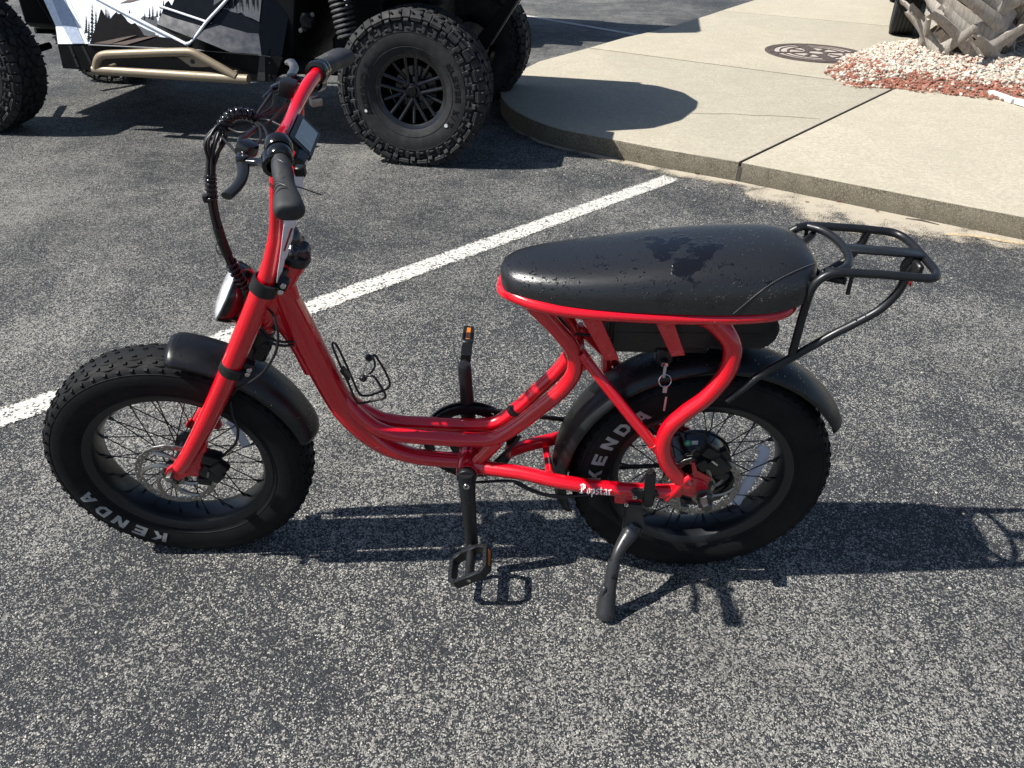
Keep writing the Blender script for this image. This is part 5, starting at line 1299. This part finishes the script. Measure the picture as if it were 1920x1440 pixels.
# ---------------------------------------------------------------- gravel bed
def m_stone(name, cols):
    m, t, b, co = mat(name); g_ = nd(t, 'ShaderNodeNewGeometry').outputs['Random Per Island']; r_ = nd(t, 'ShaderNodeValToRGB', {0: g_}); e = r_.color_ramp
    e.elements[0].color = (*cols[0], 1); e.elements[1].color = (*cols[-1], 1)
    for i, c in enumerate(cols[1:-1]): e.elements.new((i+1)/(len(cols)-1)).color = (*c, 1)
    n = noise(t, co, 60, 4, .65)
    setp(t, b, color=mixc(t, mr(t, n, .4, .7, 0, .4), r_.outputs[0], (.2, .16, .12)), rough=.9, spec=.25, normal=bump(t, noise(t, co, 110, 3), .004, .8)); return m
WST = m_stone('white_stone', [(.58, .54, .46), (.45, .40, .32), (.66, .63, .56), (.38, .31, .245), (.60, .55, .47)])
RST = m_stone('red_lava_stone', [(.34, .115, .07), (.24, .08, .052), (.40, .16, .105), (.19, .075, .055), (.38, .21, .155)])
BED = simple('bed_soil', (.30, .24, .19), .95, nscale=60, namp=.4)
bedp = [V((x, y, 0)) for x, y in ((2.13, 5.48), (2.0, 5.12), (2.05, 4.80), (2.38, 4.77), (2.77, 4.60), (3.16, 4.43), (4.3, 3.98), (5.6, 3.5), (6.4, 5.2), (4.6, 6.9), (3.55, 6.95), (2.9, 6.55), (2.31, 5.85))]
def inside(x, y, pl):
    c = False; n = len(pl)
    for i in range(n):
        a, b = pl[i], pl[i-1]
        if (a.y > y) != (b.y > y) and x < (b.x-a.x)*(y-a.y)/(b.y-a.y)+a.x: c = not c
    return c
def edge_dist(x, y, segs):
    best = 9
    for a, b in segs:
        d = b-a; t = max(0, min(1, ((x-a.x)*d.x+(y-a.y)*d.y)/(d.x**2+d.y**2))); best = min(best, math.hypot(x-a.x-d.x*t, y-a.y-d.y*t))
    return best
fsegs = [(bedp[i], bedp[i+1]) for i in range(0, 7)]; asegs = [(bedp[i], bedp[(i+1) % len(bedp)]) for i in range(len(bedp))]
PC = V((3.42, 5.98, 0))
def hgt(x, y): return ZS+.002+min(.055, edge_dist(x, y, asegs)*.16)+.05*math.exp(-((x-PC.x)**2+(y-PC.y)**2)/.35)
m = MB(); m.plate([V((p.x, p.y, ZS-.05)) for p in bedp], (0, 0, .056)); m.build('gravel_bed', BED)['kind'] = 'structure'
def stone(rnd, size):
    bm = bmesh.new(); bmesh.ops.create_icosphere(bm, subdivisions=1, radius=1)
    sx, sy, sz = rnd.uniform(.7, 1.2), rnd.uniform(.6, 1.0), rnd.uniform(.45, .8)
    for v in bm.verts: v.co = V((v.co.x*sx, v.co.y*sy, v.co.z*sz))*(1+rnd.uniform(-.22, .22))*size
    return bm
rnd = random.Random(3); protos = []
for i in range(14):
    bm = stone(rnd, 1.0); bm.verts.index_update(); protos.append(([v.co.copy() for v in bm.verts], [tuple(v.index for v in f.verts) for f in bm.faces])); bm.free()
wm_, rm_ = MB(), MB(); cnt = 0
while cnt < 21000:
    x, y = rnd.uniform(1.95, 5.2), rnd.uniform(3.7, 6.95)
    if x > 4.4 and rnd.random() < .7: continue
    if not inside(x, y, bedp): 
        if edge_dist(x, y, fsegs) > .05 or rnd.random() > .12: continue
    e = edge_dist(x, y, fsegs); cnt += 1
    pr = .95 if e < .22+.05*math.sin(x*5) else (.5 if e < .38 else .12)
    if x < 2.3: pr *= .7
    isr = rnd.random() < pr
    vs, fs = protos[rnd.randrange(14)]; s = rnd.choice((.006, .007, .009, .011, .014, .021)) if not isr else rnd.choice((.006, .008, .011, .014, .019))
    rot = Matrix.Rotation(rnd.uniform(0, 6.28), 3, 'Z') @ Matrix.Rotation(rnd.uniform(-.6, .6), 3, 'X'); p = V((x, y, hgt(x, y)+s*rnd.uniform(.1, .5)))
    (rm_ if isr else wm_).add([p+rot @ (v*s) for v in vs], fs)
tag(wm_.build('white_gravel', WST, smooth=0), 'white limestone gravel heaped around the palm trunk', 'gravel', kind='stuff')
tag(rm_.build('red_gravel', RST, smooth=0), 'red lava stone gravel along the edge of the palm bed', 'gravel', kind='stuff')

# broken white edging strip
EDG = simple('white_edging', (.72, .70, .66), .6)
for k, (a, b) in enumerate((((1857, 174), (1902, 189)), ((1906, 190), (1990, 214)))):
    A, B = gp(*a, ZS+.02), gp(*b, ZS+.02); d = B-A; m = MB()
    m.box((0, 0, .0), (d.length, .055, .035), None, .008, 2); o = m.build('edging_strip', EDG); o.location = (A+B)/2; o.rotation_euler = (0, R(1), math.atan2(d.y, d.x))
    tag(o, ('short broken piece of white edging at the end of the gravel bed', 'longer piece of white edging along the gravel bed')[k], 'edging')

# loose stones and debris on the asphalt by the kerb
DEB = simple('brown_stone', (.14, .075, .055), .9)
for k, (px, py, s, z, lb) in enumerate(((1514, 381, .014, 0, 'small reddish stone on the sand by the kerb'), (1572, 380, .026, 0, 'largest brown stone against the kerb on the sand'), (1644, 398, .014, 0, 'small brown stone on the sand farther along the kerb'), (1868, 186, .022, ZS, 'dark stone beside the white edging'), (1884, 190, .024, ZS, 'dark brown stone fallen below the white edging'), (1371, 347, .012, 0, 'tiny red stone by the slab joint'))):
    bm = stone(random.Random(k+30), s); m = MB(); m.bm(bm); o = m.build('loose_stone', DEB, smooth=0); o.location = gp(px, py, z)+V((0, 0, s*.35)); tag(o, lb, 'stone', 'loose stones near the kerb')
STRAW = simple('dry_frond', (.42, .33, .21), .85, nscale=90, namp=.35)
A, B = gp(1772, 441), gp(1935, 461); m = MB(); pts = cr([A+V((0, 0, .008)), A.lerp(B, .35)+V((0, .012, .014)), A.lerp(B, .7)+V((0, -.006, .012)), B+V((0, 0, .008))], 6); m.tube(pts, [.004]+[.012]*(len(pts)-2)+[.010], 8, up=(0, 0, 1))
for v in m.v: v.z = .004+(v.z-.004)*.6
tag(m.build('dry_frond_piece', STRAW), 'dry straw-coloured piece of palm frond lying on the asphalt by the kerb', 'frond')
A, B = gp(1697, 412), gp(1760, 424); m = MB(); m.tube([A+V((0, 0, .006)), A.lerp(B, .5)+V((0, .01, .01)), B+V((0, 0, .006))], [.003, .005, .003], 6); tag(m.build('twig', simple('dark_twig', (.06, .05, .04), .8)), 'thin dark twig lying at the foot of the kerb', 'twig')
# weed in the kerb foot
WEED = simple('weed_green', (.10, .13, .035), .6); w0_ = gp(1306, 328); wd = empty('weed', w0_); tag(wd, 'tiny green weed sprouting at the foot of the kerb', 'plant'); rnd = random.Random(9)
for k in range(7):
    a = rnd.uniform(0, 6.28); l_ = rnd.uniform(.025, .05); m = MB(); dv = V((math.cos(a)*.7, math.sin(a)*.7, .75)); sdv = V((-math.sin(a), math.cos(a), 0))
    m.add([(0, 0, 0), dv*l_*.5+sdv*.006, dv*l_, dv*l_*.5-sdv*.006], [(0, 1, 2, 3)]); m.build('leaf', WEED, wd, smooth=0)

# ---------------------------------------------------------------- palm
BARK = simple('palm_bark', (.07, .054, .042), .9, nscale=20, namp=.4, bmp=.004, bscale=60)
def m_boot():
    m, t, b, co = mat('palm_leaf_base')
    st = nd(t, 'ShaderNodeMapping', {'Vector': co, 'Scale': (60, 60, 5)}).outputs[0]
    f = noise(t, st, 1.2, 5, .65); g_ = noise(t, co, 9, 4, .6)
    c = mixc(t, mr(t, f, .3, .7), (.21, .185, .155), (.46, .42, .365)); c = mixc(t, mr(t, g_, .45, .7, 0, .6), c, (.33, .32, .305))
    setp(t, b, color=c, rough=.85, spec=.25, normal=bump(t, f, .003, .8)); return m
BOOT = m_boot()
palm = empty('palm_tree', (PC.x, PC.y, ZS+.03)); tag(palm, 'palm tree with crisscrossed grey leaf bases on its trunk in the gravel bed', 'palm tree')
m = MB(); m.tube([V((0, 0, -.1)), V((0, 0, .1)), V((0, 0, .5)), V((.02, 0, 1.5)), V((.05, .02, 4.6))], [.36, .35, .30, .27, .19], 20); trunk_o = m.build('trunk', BARK, palm)
rnd = random.Random(11); ki = 0
def strap(th0, z0, lean, ln, w0, w1, flare, seed):
    """old leaf base hugging the trunk, leaning to one side, cut off at the tip"""
    rn = random.Random(seed); m = MB(); n = 12; vs = []; fs = []
    for i in range(n+1):
        t = i/n; zz = z0+ln*.78*t; base = .345-.035*min(1, max(0, zz)/.6)
        rad = base+.012+.03*t+flare*t**2.4; th = th0+lean*(t+.15*math.sin(t*3))*ln/.36
        wq = w0*(1-t)**1.6+w1*(1-(1-t)**1.6); tk = .030*(1-t)+.017
        tang = V((-math.sin(th), math.cos(th), 0)); rv = V((math.cos(th), math.sin(th), 0)); sl_ = math.atan2(lean*1.0, .78)
        wd = (tang*math.cos(sl_)-V((0, 0, 1))*math.sin(sl_))
        for side in (1, -1):
            for j in range(5):
                b = (-1+2*j/4)*side; cup = .16*wq*b*b
                jit = rn.uniform(-.025, .012) if i == n else 0
                vs.append(rv*(rad+side*tk*.5-cup)+wd*(b*wq/2)+V((0, 0, zz+jit))+tang*jit)
    for i in range(n):
        for j in range(10): fs.append((i*10+j, i*10+(j+1) % 10, (i+1)*10+(j+1) % 10, (i+1)*10+j))
    fs += [tuple(range(10)), tuple(range(n*10, n*10+10))]; m.add(vs, fs); m.build('leaf_base', BOOT, palm, smooth=50)
for row in range(13):
    for q in range(8):
        a = 2*math.pi*(q+(row % 2)*.5)/8+rnd.uniform(-.16, .16); z = -.06+row*.135+rnd.uniform(-.03, .03)
        ki += 1; strap(a, z, rnd.choice((-1, 1))*rnd.uniform(.75, 1.25) if row % 2 else rnd.choice((-1, 1))*rnd.uniform(.6, 1.15), rnd.uniform(.36, .56), rnd.uniform(.12, .17), rnd.uniform(.06, .085), rnd.uniform(.10, .40) if row < 4 else rnd.uniform(.08, .25), ki)
m = MB(); rnd = random.Random(5)
for k in range(22):
    a = rnd.uniform(0, 6.28); el = rnd.uniform(-.2, 1.2); ln = rnd.uniform(1.5, 2.1); dv = V((math.cos(a)*math.cos(el), math.sin(a)*math.cos(el), math.sin(el))); base = V((.05, .02, 4.55)); pts = [base+dv*ln*t-V((0, 0, .7*t*t)) for t in [i/10 for i in range(11)]]
    m.tube(pts, [.022-.0018*i for i in range(11)], 5); sdv = V((-math.sin(a), math.cos(a), 0))
    for i in range(4, 11):
        for sg in (-1, 1):
            for e in range(2):
                p = pts[i].lerp(pts[i-1], e*.5); l2 = .5*(1.1-abs(i-7)/7); tip = p+sdv*sg*l2*.8+dv*l2*.5-V((0, 0, .12)); m.add([p, p.lerp(tip, .5)+dv*.02, tip, p.lerp(tip, .5)-dv*.02], [(0, 1, 2, 3)])
m.build('crown', simple('palm_green', (.05, .085, .025), .5), palm, smooth=0)

# ---------------------------------------------------------------- parked car beyond the palm
CT = simple('car_tyre', (.014, .0145, .016), .7, nscale=30, namp=.25); CPAINT = simple('car_paint', (.03, .035, .045), .2, coat=1.0); CGL = simple('car_glass', (.01, .012, .014), .05, coat=1.0)
cw = V((3.40, 7.30, ZS)); cdv = V((.36, .93, 0)).normalized(); crt = V((cdv.y, -cdv.x, 0))
car = empty('parked_car', cw, (0, 0, math.atan2(cdv.y, cdv.x))); tag(car, 'dark car parked behind the palm tree, one tyre showing beside the trunk', 'car')
# car coordinates: x away from the camera, y to the left, z up; near left wheel centre above the origin
def car_wheel(x, y, sd):
    c = V((x, y, .345)); hb = MB(); hb.lathe([(.0001, sd*.06), (.05, sd*.065), (.19, sd*.05), (.215, sd*.085), (.225, sd*.085), (.22, -sd*.08)], c, (0, 1, 0), 32); wl = hb.build('wheel', simple('alloy', (.35, .35, .36), .3, metal=.9), car)
    t = MB(); pr = [(.22, -.09), (.25, -.112), (.29, -.116), (.325, -.108), (.343, -.092)]
    gv = []
    for s0 in (-.055, -.018, .018, .055): gv += [(.3475, s0-.006), (.338, s0-.004), (.338, s0+.004), (.3475, s0+.006)]
    pr = pr+gv+[(r, -s) for r, s in reversed(pr)]
    t.lathe(pr, c, (0, 1, 0), 60)
    for i in range(60):
        a = 2*math.pi*i/60
        for s0 in (-.095, .095): t.box(c+V((math.cos(a)*.343, s0, math.sin(a)*.343)), (.006, .024, .026), Matrix.Rotation(-a, 3, 'Y'))
    t.build('tyre', CT, wl, smooth=40)
for x, y, sd in ((0, 0, 1), (0, -1.58, -1), (2.7, 0, 1), (2.7, -1.58, -1)): car_wheel(x, y, sd)
m = MB(); sec = [(-.85, .46, .72, .86), (-.8, .44, .95, .90), (-.45, .36, 1.05, .93), (.5, .34, 1.10, .95), (1.7, .34, 1.08, .95), (2.7, .36, 1.0, .93), (3.4, .40, .85, .88), (3.55, .45, .7, .80)]
vs = []
for x, b_, h_, hw in sec:
    for y, z in ((-1, .0), (-1, .35), (-.98, .8), (-.9, 1), (.9, 1), (.98, .8), (1, .35), (1, .0)): vs.append(V((x, -.79+y*hw, b_+(h_-b_)*z)))
n = len(sec); m.add(vs, [(i*8+j, i*8+(j+1) % 8, (i+1)*8+(j+1) % 8, (i+1)*8+j) for i in range(n-1) for j in range(8)]+[tuple(range(8)), tuple(range(8*n-8, 8*n))])
body = m.build('body', CPAINT, car, smooth=35)
m = MB(); vs = []; sec = [(-.6, 1.04, 1.06, .80), (-.25, 1.06, 1.60, .70), (.8, 1.08, 1.66, .70), (1.5, 1.07, 1.58, .68), (2.2, 1.04, 1.06, .78)]
for x, b_, h_, hw in sec:
    for y, z in ((-1.12, 0), (-1, .9), (-.9, 1), (.9, 1), (1, .9), (1.12, 0)): vs.append(V((x, -.79+y*hw, b_+(h_-b_)*z)))
n = len(sec); m.add(vs, [(i*6+j, i*6+(j+1) % 6, (i+1)*6+(j+1) % 6, (i+1)*6+j) for i in range(n-1) for j in range(6)]+[tuple(range(6)), tuple(range(6*n-6, 6*n))])
m.build('cabin', CGL, car, smooth=30)
m = MB(); m.box((-.84, -.79, .56), (.12, 1.72, .20), None, .04, 2); m.build('bumper', BLACK, car)
m = MB(); m.box((1.3, -.79, .33), (3.8, 1.3, .12), None, .03); m.build('underbody', UBLK, car)
for y in (-.05, -1.53):
    m = MB(); m.box((-.86, y, .80), (.06, .28, .16), None, .03, 2); m.build('tail_light', REDREF, car)
